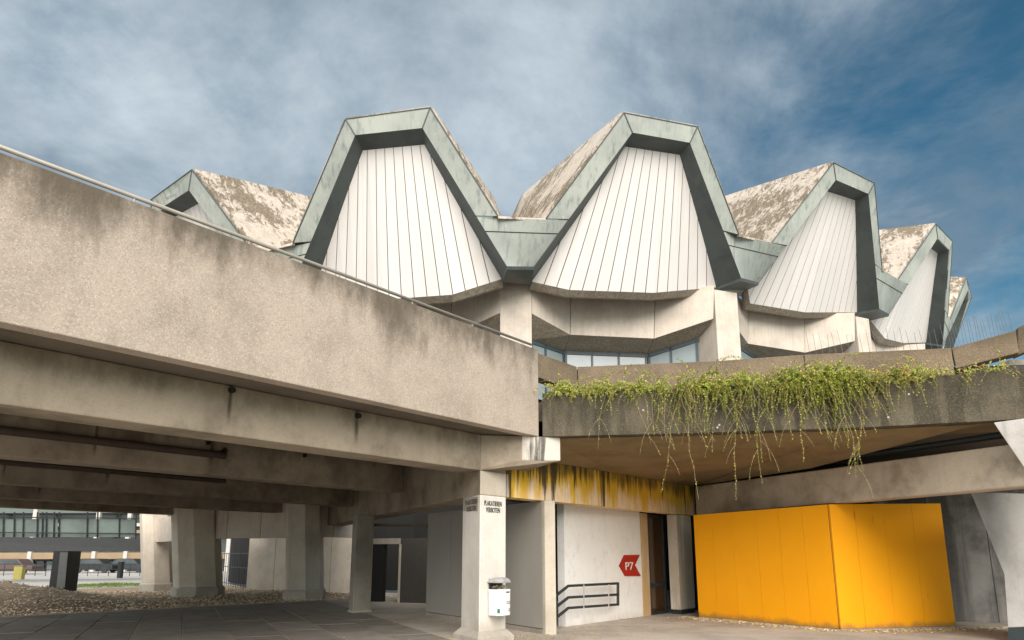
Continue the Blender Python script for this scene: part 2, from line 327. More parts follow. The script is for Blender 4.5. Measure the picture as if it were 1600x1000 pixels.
def text_mesh(name, body, p, right, up, height, mat, parent, width=None, offset=.0):
    cu = bpy.data.curves.new(name, 'FONT'); cu.body = body; cu.align_x = 'CENTER'; cu.align_y = 'CENTER'; cu.size = 1; cu.space_line = .95; cu.extrude = .004; cu.offset = offset
    t = bpy.data.objects.new(name, cu); C.objects.link(t); dg = bpy.context.evaluated_depsgraph_get(); dg.update()
    me = bpy.data.meshes.new_from_object(t.evaluated_get(dg)); bpy.data.objects.remove(t)
    xs = [v.co.x for v in me.vertices]; ys = [v.co.y for v in me.vertices]; w = max(xs)-min(xs); h = max(ys)-min(ys); cx = (max(xs)+min(xs))/2; cy = (max(ys)+min(ys))/2
    sy = height/h; sx = width/w if width else sy; n = right.cross(up); off = parent_world(parent)
    for v in me.vertices: v.co = p+right*((v.co.x-cx)*sx)+up*((v.co.y-cy)*sy)+n*v.co.z-off
    me.materials.append(mat); o = bpy.data.objects.new(name, me); C.objects.link(o); o.parent = parent; return o

# ------------------------------------------------------------------ key points
P1 = onZ(748, 1006, 0)                                        # foot of the stencilled column, nearest corner
ZS, ZB, ZG, ZP = 3.927, 3.222, 2.755, 5.73                     # soffit, beam bottoms, girder bottoms, parapet top
Q = onZ(842, 682, ZS)                                         # lower right end of the walkway parapet

# ------------------------------------------------------------------ the setting
def sheet(name, pts, z, mat, kind='structure'):
    o = MB().quad(*[Z(p, z) for p in pts]).build(name, mat, fix=False); return tag(o, None, None, None, kind)
sheet('ground', [(-900, -300), (900, -300), (900, 1500), (-900, 1500)], -.12, M_plaza)
K0, K1 = onZ(0, 965, 0), onZ(520, 938, 0); kd = (K1-K0).normalized(); kn = Vector((-kd.y, kd.x, 0))
Ka, Kb = K0-kd*16, K1+kd*3
fc = sheet('forecourt', [Ka, Kb, Vector((6, 34, 0)), Vector((40, 34, 0)), Vector((40, -12, 0)), Vector((-30, -12, 0))], 0, M_asph)
# paving slabs laid along e2, raised 1 cm in an asphalt bed
def paving():
    root = tag(MB().prism([Z(p, -.09) for p in (Ka, Kb, K1+Vector((2.5, -16, 0)), Ka+Vector((14, -16, 0)))], Vector((0, 0, .08))).build('pavement', M_seam), None, None, None, 'structure')
    w = 0.9405; ln = 1.9; ax = Vector((e2.y, -e2.x, 0)); base = onZ(117, 1000, 0)
    nrm = kn; me = None; k = 0
    for i in range(-8, 7):
        for j in range(-6, 14):
            p = base+ax*(i*w)+e2*(j*ln+(ln/2 if i % 2 else 0))
            cx = p+ax*w/2+e2*ln/2
            corners = [p, p+ax*w, p+ax*w+e2*ln, p+e2*ln]
            if max((c-K0).dot(kn) for c in corners) > -.02 or cx.y < 11.5: continue
            m = MB().prism([Vector((.008, .008, 0)), Vector((w-.008, .008, 0)), Vector((w-.008, ln-.008, 0)), Vector((.008, ln-.008, 0))], Vector((0, 0, .055)))
            if me is None:
                o = m.build('paving_slab', M_slab, None, bevel=.006); me = o.data
            else:
                o = bpy.data.objects.new('paving_slab', me); C.objects.link(o)
            o.parent = root; o.location = (p.x, p.y, -.045+random.uniform(-.004, .004)); o.rotation_euler = (random.uniform(-.002, .002), 0, math.atan2(ax.y, ax.x)); k += 1
    # cut pieces along the kerb
    rim = MB()
    for i in range(-8, 7):
        p = base+ax*(i*w)
        def kerbhit(q): return q+e2*((K0-q).dot(kn)/e2.dot(kn))
        a, b = kerbhit(p+ax*.008), kerbhit(p+ax*(w-.008)); js = []
        off = (ln/2 if i % 2 else 0); ta = (a-p).dot(e2); tb = (b-p).dot(e2)
        j = math.floor((min(ta, tb)-off)/ln); s = p+e2*(j*ln+off)
        lo = [s+ax*.008, s+ax*(w-.008)]
        if a.y < 11: continue
        MB().prism([Z(lo[0]+e2*.008, -.045), Z(lo[1]+e2*.008, -.045), Z(b-e2*.02, -.045), Z(a-e2*.02, -.045)], Vector((0, 0, .054))).build('paving_slab', M_slab, root)
    return root
paving()
kr = tag(MB().prism([Z(Ka, -.12), Z(Kb, -.12), Z(Kb+kn*.03, -.12), Z(Ka+kn*.03, -.12)], Vector((0, 0, .1))).build('kerb', M_kerb), None, None, None, 'structure')
L = (Kb-Ka).length; n = int(L/1.0)
for i in range(n):
    a = Ka+kd*(i*L/n+.006)+kn*.005; MB().box(Z(a, -.1), kd*(L/n-.012), kn*.13, Vector((0, 0, .125+random.uniform(-.006, .006)))).build('kerb_stone', M_kerb, kr, bevel=.012)
# gravel bed with a heap at its left end
def bed_h(x, y):
    h = .02*noise.noise(Vector((x*.9, y*.9, 0)))
    for hx, hy, r, a in ((-20.5, 27.5, 2.6, .62), (-17.2, 26.2, 1.9, .36), (-22.5, 25.5, 2.4, .5), (-15.0, 23.6, 1.5, .16), (-18.6, 22.9, 1.6, .22)):
        d2 = ((x-hx)**2+(y-hy)**2)/r/r; h += a*math.exp(-d2*1.3)*(1+.35*noise.noise(Vector((x*1.7, y*1.7, 3))))
    return h
def gravel():
    m = MB(); nx, ny = 90, 40; D = 17.0
    g0 = Ka+kn*.14; LL = (Kb-Ka).length
    pts = []
    for j in range(ny+1):
        for i in range(nx+1):
            p = g0+kd*(LL*i/nx)+kn*(D*j/ny); edge = min(1, j/3); pts.append(Vector((p.x, p.y, -.01+bed_h(p.x, p.y)*edge)))
    m.add(pts, [(j*(nx+1)+i, j*(nx+1)+i+1, (j+1)*(nx+1)+i+1, (j+1)*(nx+1)+i) for j in range(ny) for i in range(nx)])
    tag(m.build('gravel_bed', M_soil, smooth=True, fix=False), None, None, None, 'structure')
    st = MB(); rnd = random.Random(3)
    for k in range(15000):
        u = rnd.random(); v = rnd.random()**1.5; p = g0+kd*(LL*u)+kn*(.05+12.5*v); s = rnd.uniform(.022, .06)*(1+.5*(rnd.random() < .06))
        if p.y < 18 or p.x > -1 : continue
        c = Vector((p.x, p.y, bed_h(p.x, p.y)*min(1, v*12.5/1.2)+s*.2)); a = rnd.uniform(0, 6.28)
        ex = Vector((math.cos(a), math.sin(a), rnd.uniform(-.4, .4)))*s; ey = Vector((-math.sin(a), math.cos(a), rnd.uniform(-.4, .4)))*s*rnd.uniform(.5, .9); ez = Vector((0, 0, s*rnd.uniform(.35, .7)))
        st.add([c+ex, c+ey, c-ex, c-ey, c+ez], [(0, 1, 4), (1, 2, 4), (2, 3, 4), (3, 0, 4)], 0 if rnd.random() < .7 else 1)
    tag(st.build('gravel', [M_stone, M_soil], fix=False), 'loose brown gravel and leaf litter beside the grey paving under the walkway', 'gravel', None, 'stuff')
    gr = MB(); ctr = onZ(178, 914, 0)
    for k in range(2600):
        a = rnd.uniform(0, 6.28); r = rnd.random()**.6; p = Vector((ctr.x+math.cos(a)*r*2.6, ctr.y+math.sin(a)*r*3.2-.6, 0)); z = bed_h(p.x, p.y)
        h = rnd.uniform(.06, .2)*(1.2-r); w = .018; d = Vector((math.cos(a*7), math.sin(a*7), 0)); lean = Vector((rnd.uniform(-.06, .06), rnd.uniform(-.06, .06), h))
        b = Vector((p.x, p.y, z)); gr.add([b-d*w, b+d*w, b+lean], [(0, 1, 2)])
    tag(gr.build('grass_patch', M_grass, fix=False), 'patch of short green grass behind the gravel heap left of the pillars', 'grass', None, 'stuff')
gravel()

# ------------------------------------------------------------------ the auditorium: a ring of copper-framed gables on concrete columns
MOD = dict(A=(1.696, .004, 18.885), I=(1.299, -.164, 18.216), P=(1.244, -.912, 18.082), C=(4.544, -2.291, 13.195), B=(4.183, -3.443, 13.237), V=(4.276, -1.691, 15.013))
POSE = {1: (-15.4871, 28.6842, -.6421, -.7558), 2: (-4.9499, 24.0472, -.162, -.4503), 3: (5.965, 24.9952, .2178, -.0104), 4: (17.037, 31.3447, .4927, 1.4177), 5: (26.5985, 39.1806, .7187, 2.0962), 6: (33.2413, 47.2845, 1.0072, 1.8736)}
SEEN = dict(
    A={(1, 1): (300, 265), (1, -1): (236, 312), (2, -1): (540, 186), (2, 1): (672, 168), (3, -1): (975, 176), (3, 1): (1090, 198), (4, -1): (1302, 254), (4, 1): (1366, 286), (5, -1): (1462, 350), (5, 1): (1488, 377), (6, -1): (1510, 434), (6, 1): (1518, 465)},
    I={(2, -1): (555, 211), (2, 1): (660, 200), (3, -1): (988, 207), (3, 1): (1078, 223), (4, -1): (1306, 281), (4, 1): (1357, 303), (5, -1): (1465, 372), (5, 1): (1484, 391), (1, 1): (295, 297), (1, -1): (252, 325)},
    P={(2, -1): (567, 235), (2, 1): (663, 226), (3, -1): (977, 229), (3, 1): (1062, 242), (4, 1): (1336, 313), (5, 1): (1465, 396)},
    C={(2, 1): (792, 416), (3, -1): (834, 416.5), (3, 1): (1158, 434), (4, -1): (1186, 441.5), (4, 1): (1374, 482.5), (5, -1): (1389.7, 491), (5, 1): (1473, 539)},
    B={(2, 1): (784, 436), (3, -1): (830.6, 440), (3, 1): (1119, 449), (4, 1): (1339, 488), (5, 1): (1447, 535)},
    V={(2, 1): (778, 337.5), (3, -1): (853, 341.5), (3, 1): (1154, 366), (4, -1): (1206, 379), (4, 1): (1378, 421), (5, -1): (1401.5, 439), (2, -1): (458, 379), (5, 1): (1481, 491), (6, -1): (1484, 500)})
def axes(g): x, y, a, dz = POSE[g]; return Vector((x, y, dz)), Vector((math.cos(a), math.sin(a), 0)), Vector((math.sin(a), -math.cos(a), 0))
def GP(t, g, s):
    o, tt, out = axes(g); u, w, z = MOD[t]; p = o+tt*(u*s)+out*w+UZ*z
    if (g, s) in SEEN[t]: p = onY(*SEEN[t][(g, s)], p.y)
    return p
hall = thing('auditorium', (1, 40, 0), 'round concrete auditorium crowned by a ring of hexagonal white gables framed in green copper', 'building')
def lerp(a, b, t): return a+(b-a)*t
def at_z(a, b, z): return lerp(a, b, (z-a.z)/(b.z-a.z))
RIDGE = math.tan(math.radians(14))
def bottom_line(g):                                           # lower edge of the white cladding: a three-sided bay bulging outwards
    o, tt, out = axes(g); L_, R_ = GP('B', g, -1), GP('B', g, 1)
    if g == 3: mids = [onY(890, 453, lerp(L_, R_, .23).y-.75), onY(1021, 457.5, lerp(L_, R_, .68).y-.85)]
    elif g == 4: mids = [onY(1172, 474, lerp(L_, R_, .25).y-.5), onY(1258, 488, lerp(L_, R_, .68).y-.9)]
    elif g == 5: mids = [onY(1383, 529, lerp(L_, R_, .25).y-.3), onY(1412, 536, lerp(L_, R_, .68).y-.6)]
    elif g == 2: mids = [onY(600, 468, lerp(L_, R_, .32).y-.8), onY(706, 460.5, lerp(L_, R_, .75).y-.75)]
    else: mids = [lerp(L_, R_, .27)+out*.75, lerp(L_, R_, .73)+out*.75]
    return [L_]+mids+[R_]
def along(pl, t):
    d = [(pl[i+1]-pl[i]).length for i in range(len(pl)-1)]; s = t*sum(d)
    for i, x in enumerate(d):
        if s <= x+1e-9 or i == len(d)-1: return lerp(pl[i], pl[i+1], s/x)
        s -= x
BOT = {}
for g in POSE:
    o, tt, out = axes(g); A = {s: GP('A', g, s) for s in (-1, 1)}; I = {s: GP('I', g, s) for s in (-1, 1)}; P = {s: GP('P', g, s) for s in (-1, 1)}
    Cc = {s: GP('C', g, s) for s in (-1, 1)}; B = {s: GP('B', g, s) for s in (-1, 1)}; V = {s: GP('V', g, s) for s in (-1, 1)}
    fr = MB(); bk = -out*.06                                  # copper sheets of the frame
    fr.prism([A[-1], A[1], I[1], I[-1]], bk)
    for s in (-1, 1):
        J = at_z(I[s], Cc[s], V[s].z); fr.prism([A[s], V[s], J, I[s]], bk)
    frame = fr.build('gable_frame', M_cop, hall)
    tr = MB()
    tr.tube([V[-1], A[-1], A[1], V[1]], .032, 5)
    for s in (-1, 1): tr.tube([A[s]+out*.0, I[s]], .03, 5)
    tr.build('edge_trim', M_copd, frame)
    # cladding: ruled strips between crown and bay, seams fanning out downwards
    pl = bottom_line(g); BOT[g] = pl; NP = 16; HALF = NP/2; TOPN = 3.5
    def strip(sidx, h):                                       # sidx -8..8, h 0..1
        b = along(pl, (sidx+HALF)/NP); tp = lerp(P[-1], P[1], (sidx/TOPN+1)/2); return lerp(b, tp, h)
    def hmax(sidx):
        a = abs(sidx); r = HALF-TOPN
        return min(1.0, max(0.0, (4.2-.525*a)/(2.96-.171*a))) if a > TOPN else 1.0
    rv = MB(); rv.quad(I[-1], I[1], P[1], P[-1])
    for s in (-1, 1):
        edge = [strip(s*x, hmax(x)) for x in (3.5, 4.5, 5.5, 6.5, 7.25, 8)]; edge[0] = P[s]; edge[-1] = B[s]
        J = [lerp(I[s], Cc[s], k/5) for k in range(6)]
        for k in range(5): rv.quad(J[k], J[k+1], edge[k+1]-out*.02, edge[k]-out*.02)
    rv.build('reveal', M_copd, frame)
    back = MB(); N_ = 32
    for i in range(N_):
        a, b = -HALF+NP*i/N_, -HALF+NP*(i+1)/N_; q = [strip(a, 0), strip(b, 0), strip(b, hmax(b)), strip(a, hmax(a))]
        back.quad(*[x-out*.055 for x in q])
    back.build('cladding_backing', M_seam, frame)
    for i in range(NP):
        a, b = i-HALF+.036, i+1-HALF-.036; cuts = sorted(x for x in (-TOPN, TOPN) if a < x < b)
        # split where the bay's lower edge turns a corner
        d = [(pl[k+1]-pl[k]).length for k in range(3)]; tot = sum(d); turns = [d[0]/tot*NP-HALF, (d[0]+d[1])/tot*NP-HALF]
        xs = sorted([a, b]+cuts+[t for t in turns if a+.02 < t < b-.02]); m = MB()
        for x0, x1 in zip(xs, xs[1:]):
            q = [strip(x0, 0), strip(x1, 0), strip(x1, hmax(x1)), strip(x0, hmax(x0))]
            if (q[3]-q[0]).length < .02 and (q[2]-q[1]).length < .02: continue
            if (q[3]-q[0]).length < .01: q = q[:3]
            if (q[2]-q[1]).length < .01: q = [q[0], q[1], q[3]]
            m.prism(q, -out*.035)
        if m.v: m.build('cladding_panel', M_white, frame)
    # thin sloping strip below the cladding
    lip = MB(); low = [p-out*.30-UZ*.20 for p in pl]
    for k in range(3): lip.prism([pl[k], pl[k+1], low[k+1], low[k]], -out*.15)
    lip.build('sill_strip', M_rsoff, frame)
    # roof shell running back from the frame
    rot = {3: 7.5, 2: -3}.get(g, 0); ins = Vector((-out.x, -out.y, 0)); ins.rotate(__import__('mathutils').Euler((0, 0, math.radians(rot)))); sh = MB(); Lr = 13.0
    def backp(p, k): return p+ins*Lr+UZ*(Lr*RIDGE)-tt*(k*.0)
    ctr = o
    def shrink(p): u = (p-o).dot(tt); return p+ins*Lr+UZ*(Lr*RIDGE)-tt*(u*.42)
    ol = [V[-1], A[-1], A[1], V[1]]; bo = [shrink(p) for p in ol]
    e_ = -out*.07
    ol = [p+e_-UZ*.03 for p in ol]
    for k in range(3): sh.prism([ol[k], ol[k+1], bo[k+1], bo[k]], ((ol[k+1]-ol[k]).cross(bo[k]-ol[k])).normalized()*.12)
    sh.build('roof_shell', M_shell, hall)
# valleys: copper apron with an upper band, dark cap underneath
for g in (1, 2, 3, 4, 5):
    o, tt, out = axes(g); o2, tt2, out2 = axes(g+1); ob = (out+out2).normalized()
    Vl, Vr = GP('V', g, 1), GP('V', g+1, -1); Cl, Cr = GP('C', g, 1), GP('C', g+1, -1); Bl, Br = GP('B', g, 1), GP('B', g+1, -1)
    Jl, Jr = at_z(GP('I', g, 1), Cl, Vl.z), at_z(GP('I', g+1, -1), Cr, Vr.z)
    ap = MB(); gap = Vector((0, 0, .03)); d1 = (Vr-Vl); 
    def row(k): return [lerp(Jl, Cl, k), lerp(Vl, Cl+(Cr-Cl)*.12, k), lerp(Vr, Cr-(Cr-Cl)*.12, k), lerp(Jr, Cr, k)]
    r0, r1 = row(.03), row(.30)
    ap.patch(r0[0], r0[3], r1[3], r1[0]); ap.patch(r0[0], r0[3], r0[3]-ob*.1, r0[0]-ob*.1, 10, 1); ap.patch(r1[0], r1[3], r1[3]-ob*.1, r1[0]-ob*.1, 10, 1)
    apron = ap.build('valley_apron', M_cop, hall)
    lo = MB(); tl, tr_ = lerp(Jl, Cl, .315)-ob*.035, lerp(Jr, Cr, .315)-ob*.035; cl_, cr_ = Cl-ob*.035, Cr-ob*.035
    lo.patch(tl, tr_, cr_, cl_); lo.patch(tl, tr_, tr_-ob*.08, tl-ob*.08, 10, 1); lo.build('apron_sheet', M_cop, apron, smooth=True)
    MB().patch(*[x-ob*.12 for x in (Jl, Jr, Cr, Cl)]).build('apron_backing', M_seam, apron)
    MB().prism([Cl, Cr, Br, Bl], -UZ*.12-ob*.06).build('valley_cap', M_copd, apron)
    # little roof sheet closing the valley behind the apron
    MB().prism([Vl, Vr, Vr-out2*13+UZ*13*RIDGE+tt2*1.8, Vl-out*13+UZ*13*RIDGE-tt*1.8], -UZ*.1).build('valley_sheet', M_shell, apron)

# concrete storey below the gables
def bay(g, tops, bots, zt, wins=None, mull=()):
    """three-sided concrete bay: fascia panels, sloping soffits and a band of windows"""
    T_ = [onZ(x, y, zt) for x, y in tops]; B_ = [onY(x, y, p.y) for (x, y), p in zip(bots, T_)]
    o, tt, out = axes(g); inn = -out
    for k in range(len(T_)-1):
        d = (T_[k+1]-T_[k]).normalized()*.012
        q = [T_[k]+d+UZ*.35, T_[k+1]-d+UZ*.35, B_[k+1]-d, B_[k]+d]
        f = MB().prism(q, inn*.28).build('fascia_panel', M_ring, hall, bevel=.015)
        # cast joint two thirds down
        if wins: We = [onY(x, y, p.y+1.25) for (x, y), p in zip(wins, T_)]
        else: We = [b+inn*1.3-UZ*.75 for b in B_]
        s = [B_[k]+d-UZ*.004, B_[k+1]-d-UZ*.004, We[k+1]-d, We[k]+d]
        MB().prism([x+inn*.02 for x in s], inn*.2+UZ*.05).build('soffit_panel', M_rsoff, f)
    return T_, B_, We
T3, B3, W3 = bay(3, ((831, 450), (892, 467), (1024, 470), (1117, 457)), ((831, 490), (891, 523), (1022, 529), (1115, 498)), 12.9, ((831, 531), (882, 548), (1012, 553), (1092, 528)))
T2, B2, W2 = bay(2, ((507, 462), (600, 474), (705, 475), (782, 448)), ((507, 505), (600, 530), (705, 524), (781, 489)), 12.9, ((507, 535), (600, 556), (705, 552), (781, 530)))
T4, B4, W4 = bay(4, ((1152, 472), (1170, 486), (1258, 500), (1337, 498)), ((1151, 512), (1169, 537), (1258, 551), (1336, 533)), 14.1, ((1155, 540), (1180, 556), (1258, 570), (1318, 553)))
T5, B5, W5 = bay(5, ((1358, 527), (1382, 540), (1412, 547), (1447, 545)), ((1358, 560), (1382, 575), (1412, 582), (1447, 578)), 14.5)
def windows(W_, mulls, name='window_band'):
    """glazing under a bay; mulls: list per side of fractions where a post stands"""
    for k in range(len(W_)-1):
        a, b = W_[k], W_[k+1]; d = (b-a); d.z = 0; n = Vector((d.y, -d.x, 0)).normalized()
        if n.y > 0: n = -n
        dn = d.normalized(); H_ = 2.6
        fr = MB(); sec = .09
        fr.prism([a, b, b-UZ*.16, a-UZ*.16], -n*.12)
        for t in mulls[k]:
            c = lerp(a, b, t); fr.prism([c-dn*sec/2, c+dn*sec/2, c+dn*sec/2-UZ*H_, c-dn*sec/2-UZ*H_], -n*.12)
        w = fr.build('window_frame', M_fr, hall)
        ts = sorted(set(mulls[k]) | {0., 1.})
        for t0, t1 in zip(ts, ts[1:]):
            p, q = lerp(a, b, t0)+dn*.05, lerp(a, b, t1)-dn*.05
            MB().prism([p-UZ*.17-n*.05, q-UZ*.17-n*.05, q-UZ*H_-n*.05, p-UZ*H_-n*.05], -n*.02).build('pane', M_glass, w)
M_fr = plain('blue_grey_frame', (.075, .10, .115), .5)
windows(W3, ((0, .42, .98), (.02, .33, .65, .98), (.02, .45, .95)))
windows(W2, ((0, .5, 1), (0, .33, .66, 1), (0, .5, 1)))
windows(W4, ((0, 1), (0, .33, .66, 1), (0, .5, 1)))
def ring_column(pl, pr, z0, depth=2.2):
    d = (pr-pl); d.z = 0; n = Vector((-d.y, d.x, 0)).normalized()
    if n.y < 0: n = -n
    m = MB().prism([Z(pl, z0), Z(pr, z0), Z(pr, pl.z), Z(pl, pl.z)], n*depth); return m.build('ring_column', M_ring, hall, bevel=.03)
yc = (T2[3].y+T3[0].y)/2
ring_column(onY(781.5, 440, yc+.05), onY(830.5, 440, yc+.05), 4)
c34 = T3[3].y; ring_column(onY(1116, 452, c34+.08), onY(1152, 462, c34+.5), 4)
c45 = T4[3].y; ring_column(onY(1337, 494, c45+.08), onY(1358, 500, c45+.5), 4)
# joint grooves on the column beside the middle bay
def arc_wall(r, z0, z1, mat, name):
    m = MB(); cx, cy = 1.0, 53.0; n = 40; a0, a1 = math.radians(-100), math.radians(100)
    pts = [(cx+r*math.sin(a0+(a1-a0)*i/n), cy-r*math.cos(a0+(a1-a0)*i/n)) for i in range(n+1)]
    for p, q in zip(pts, pts[1:]): m.quad(Vector((p[0], p[1], z0)), Vector((q[0], q[1], z0)), Vector((q[0], q[1], z1)), Vector((p[0], p[1], z1)))
    return m.build(name, mat, hall)
arc_wall(20.6, 0, 13.0, M_dark, 'dark_blocker')  # unseen black drum added to keep the space behind the windows dark

# pillars of the ring at ground level, leaning outwards, with band beams between them
def pillar(foot, lean, ztop):
    """foot: plan points (px,py on the ground) of the four visible corners left to right"""
    c = [Z(onY(x, 930, y), 0) for x, y in foot]; dep = Vector((-.12, 1, 0))*.95
    base = c+[c[3]+dep, c[0]+dep]
    ctr = sum(base, Vector())/6
    bl = [Z(p+(p-ctr).normalized()*.09, -.1) for p in base]; bu = [Z(p+(p-ctr).normalized()*.09, .30) for p in base]; bt = [Z(p+(p-ctr).normalized()*.02, .37) for p in base]
    shaft = MB().loft([Z(p, .3) for p in base], [Z(p, ztop)+lean for p in base]).build('ring_pillar', M_pillar, hall, bevel=.02)
    MB().loft(bl, bu).loft(bu, bt, caps=False).build('pillar_base', M_colb, shaft)
    return base
def band(a, b, z0, z1, nrmv, parts):
    for k in range(parts):
        p, q = lerp(a, b, k/parts), lerp(a, b, (k+1)/parts); d = (q-p).normalized()*.012
        MB().prism([Z(p+d, z0), Z(q-d, z0), Z(q-d, z1), Z(p+d, z1)], nrmv*.35).build('band_panel', M_ring, hall, bevel=.012)
pillar(((219, 33.0), (223, 32.5), (240, 32.55), (264, 33.1)), Vector((-.34, -.30, 0)), 3.9)
pillar(((269, 28.7), (279, 28.3), (305, 28.35), (337, 28.8)), Vector((-.32, -.30, 0)), 3.9)
pillar(((446, 26.6), (450, 26.2), (477, 26.25), (500, 26.9)), Vector((-.16, -.28, 0)), 3.9)
yb = onZ(300, 930, 0).y
band(onY(304, 843, yb-.1), onY(462, 838, onZ(462, 938, 0).y+.5), 2.27, 4.2, Vector((.3, .95, 0)), 3)
band(onY(231, 850, onZ(237, 922, 0).y-.15), onY(268, 850, yb+1.0), 2.2, 3.3, Vector((.3, .95, 0)), 2)
band(onY(478, 838, onZ(478, 937, 0).y+.3), onY(560, 834, 28.5), 2.3, 4.2, Vector((.1, .98, 0)), 2)
# recessed tan wall behind the pillars
w0, w1 = onZ(384, 921, 0), onZ(560, 924, 0)
for k in range(4):
    p, q = lerp(w0, w1, k/4), lerp(w0, w1, (k+1)/4); d = (q-p).normalized()*.012
    MB().prism([Z(p+d, -.1), Z(q-d, -.1), Z(q-d, 3.6), Z(p+d, 3.6)], Vector((.1, .3, 0))).build('recessed_panel', M_pillar, hall)
MB().prism([onZ(431, 912, 0)+UZ*-.1, onZ(441, 912, 0)-UZ*.1, Z(onZ(441, 912, 0), 2.6)+Vector((-.1, 0, 0)), Z(onZ(431, 912, 0), 2.6)+Vector((.2, 0, 0))], Vector((.3, .6, 0)))

# ------------------------------------------------------------------ the walkway on the left
deck = thing('elevated_walkway', Z(P1, 0), 'elevated concrete walkway with long aggregate parapet, downstand beams and steel handrail', 'walkway')
CUT0, CUTD = Vector((-8.2, 4.2, 0)), Vector((-14.5, 19, 0)).normalized()          # unseen left end of the walkway, cut short to let light in below
def to_cut(p): n = Vector((CUTD.y, -CUTD.x, 0)); return p-e1*((Z(p, 0)-CUT0).dot(n)/e1.dot(n))
a0 = to_cut(Q)
par = MB().prism([Z(a0, ZS), Z(Q, ZS), Z(Q, ZP), Z(a0, ZP)], nin*.24).build('parapet', M_parapet, deck, bevel=.012)
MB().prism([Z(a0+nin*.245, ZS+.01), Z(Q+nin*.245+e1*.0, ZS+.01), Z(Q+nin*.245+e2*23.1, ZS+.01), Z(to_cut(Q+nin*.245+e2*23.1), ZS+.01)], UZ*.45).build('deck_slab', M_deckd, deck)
hr = MB(); ro = nin*.12; zr = ZP+.115
hr.tube([Z(a0+ro, zr), Z(Q+ro-e1*.08, zr)], .027, 10); rail = hr.build('handrail', M_railtop, deck, smooth=True)
for k in range(8):
    p = Q+ro-e1*(.35+k*1.5); MB().tube([Z(p, ZP-.02), Z(p, zr-.02)], .012, 6).build('rail_bracket', M_railtop, rail)
gird_in = e2.cross(UZ)                                        # to the right of e2
sides = [0.0, 5.244, 11.10, 16.6, 21.6]; cw = onV(790, 984, P1, e1); cwid = (Z(cw, 0)-P1).length
for k, s in enumerate(sides):
    p = P1+e2*s; t = .62 if k == 0 else .55
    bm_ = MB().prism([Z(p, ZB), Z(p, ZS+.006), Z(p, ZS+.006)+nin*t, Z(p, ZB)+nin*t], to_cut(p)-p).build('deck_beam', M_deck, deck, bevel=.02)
    # weep pipes under the slab
    if k < 2:
        for px, py in (((361, 610), (558, 650)) if k == 0 else ((325, 692), (475, 712))):
            c = onV(px, py, p, e1); MB().tube([c+nin*.05, c-nin*.06], .045, 10).build('drain_pipe', M_dark, bm_)
        if k == 0:
            c = onV(558, 650, p, e1)
g0 = P1+e2*.06
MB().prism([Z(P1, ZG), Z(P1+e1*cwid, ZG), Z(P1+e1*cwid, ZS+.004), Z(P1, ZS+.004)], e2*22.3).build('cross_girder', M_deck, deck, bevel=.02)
# haunched corbel below the joint of parapet and planter
k0, k1, k2, k3 = Z(P1, 3.2), onZ(816, 718, 3.45), onZ(876, 720, 3.45), P1+e1*(cwid*1.0)
cb = MB(); bot = [Z(P1-nin*.004, ZB), k1, k2, Z(P1+e1*1.35+nin*.1, 3.3), Z(P1+e1*1.35+nin*.6, 3.3), Z(P1+nin*.5, ZB)]; topc = [Z(p, ZS-.004) for p in bot]; topc[1] = Z(k1, ZS-.004); topc[2] = Z(k2, ZS-.004)
M_corb = concrete('white_and_black_stained_concrete', (.58, .54, .48), (.05, .045, .04), patch=.75, streak=.95, streak_scale=4.2, lo=.45, hi=.58)
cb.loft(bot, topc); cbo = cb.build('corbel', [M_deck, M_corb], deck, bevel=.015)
tag(cbo, 'corbel end streaked with white lime and black run-off')
for pl in cbo.data.polygons:
    c = pl.center+Vector(deck.location); pl.material_index = 1 if pl.normal.y < -.5 and c.x > k1.x-.02 else 0
# service pipe between the first and second beams
pp = P1+e2*3.9; pz = 3.62; r0 = onZ(350, 712, pz)
r9 = onZ(352, 752, 3.5); MB().tube([r9-e1*7, r9, r9+UZ*.3], .06, 8).build('service_pipe', M_pipe, deck, smooth=True)
pt = MB().tube([r0-e1*6, r0-e1*.35, r0, r0+e2*.2+UZ*.12, r0+e2*.35+UZ*.34], .075, 9).build('service_pipe', M_pipe, deck, smooth=True)

# ------------------------------------------------------------------ columns
def column(name, foot, dirs, w, z0, z1, mat, label, plinth=None, group=None, grow=0):
    a, b = dirs; base = [foot, foot+a*w[0], foot+a*w[0]+b*w[1], foot+b*w[1]]; ctr = sum(base, Vector())/4
    t = thing(name, Z(ctr, 0), label, 'column', group)
    MB().prism([Z(p, z0) for p in base], UZ*(z1-z0)).build('shaft', mat, t, bevel=.02)
    if plinth:
        h, fl = plinth; ex = [Z(p+(p-ctr).normalized()*fl, -.05) for p in base]; e3 = [Z(p, h*.45) for p in ex]; e4 = [Z(p+(p-ctr).normalized()*.015, h) for p in base]
        MB().loft(ex, e3).loft(e3, e4).build('plinth', M_colb, t, bevel=.01)
    return t, base
lw = (onV(720, 982, P1, e2)-P1); lw.z = 0; lw = lw.length
colA, bA = column('concrete_column', P1-nin*.003-e2*.0, (e1, e2), (cwid, lw), .19, ZG-.002, M_col, 'pale painted column with stencilled lettering on both faces and a litter bin on it', (.21, .17))
MB().prism([Z(p-nin*.002, ZG) for p in bA], UZ*(ZB-ZG)).build('column_head', M_post, colA, bevel=.015)
pf = P1-nin*.003
fc_ = lambda px, py: onV(px, py, pf-nin*.004, e1)
text_mesh('lettering', 'PLAKATIEREN\nVERBOTEN', (fc_(770.5, 792)), e1, UZ, (fc_(770, 783).z-fc_(770, 801).z), M_black, colA, width=(fc_(784, 790)-fc_(757, 790)).length, offset=.012)
fl_ = lambda px, py: onV(px, py, pf-Vector((e2.y, -e2.x, 0))*.005, e2)
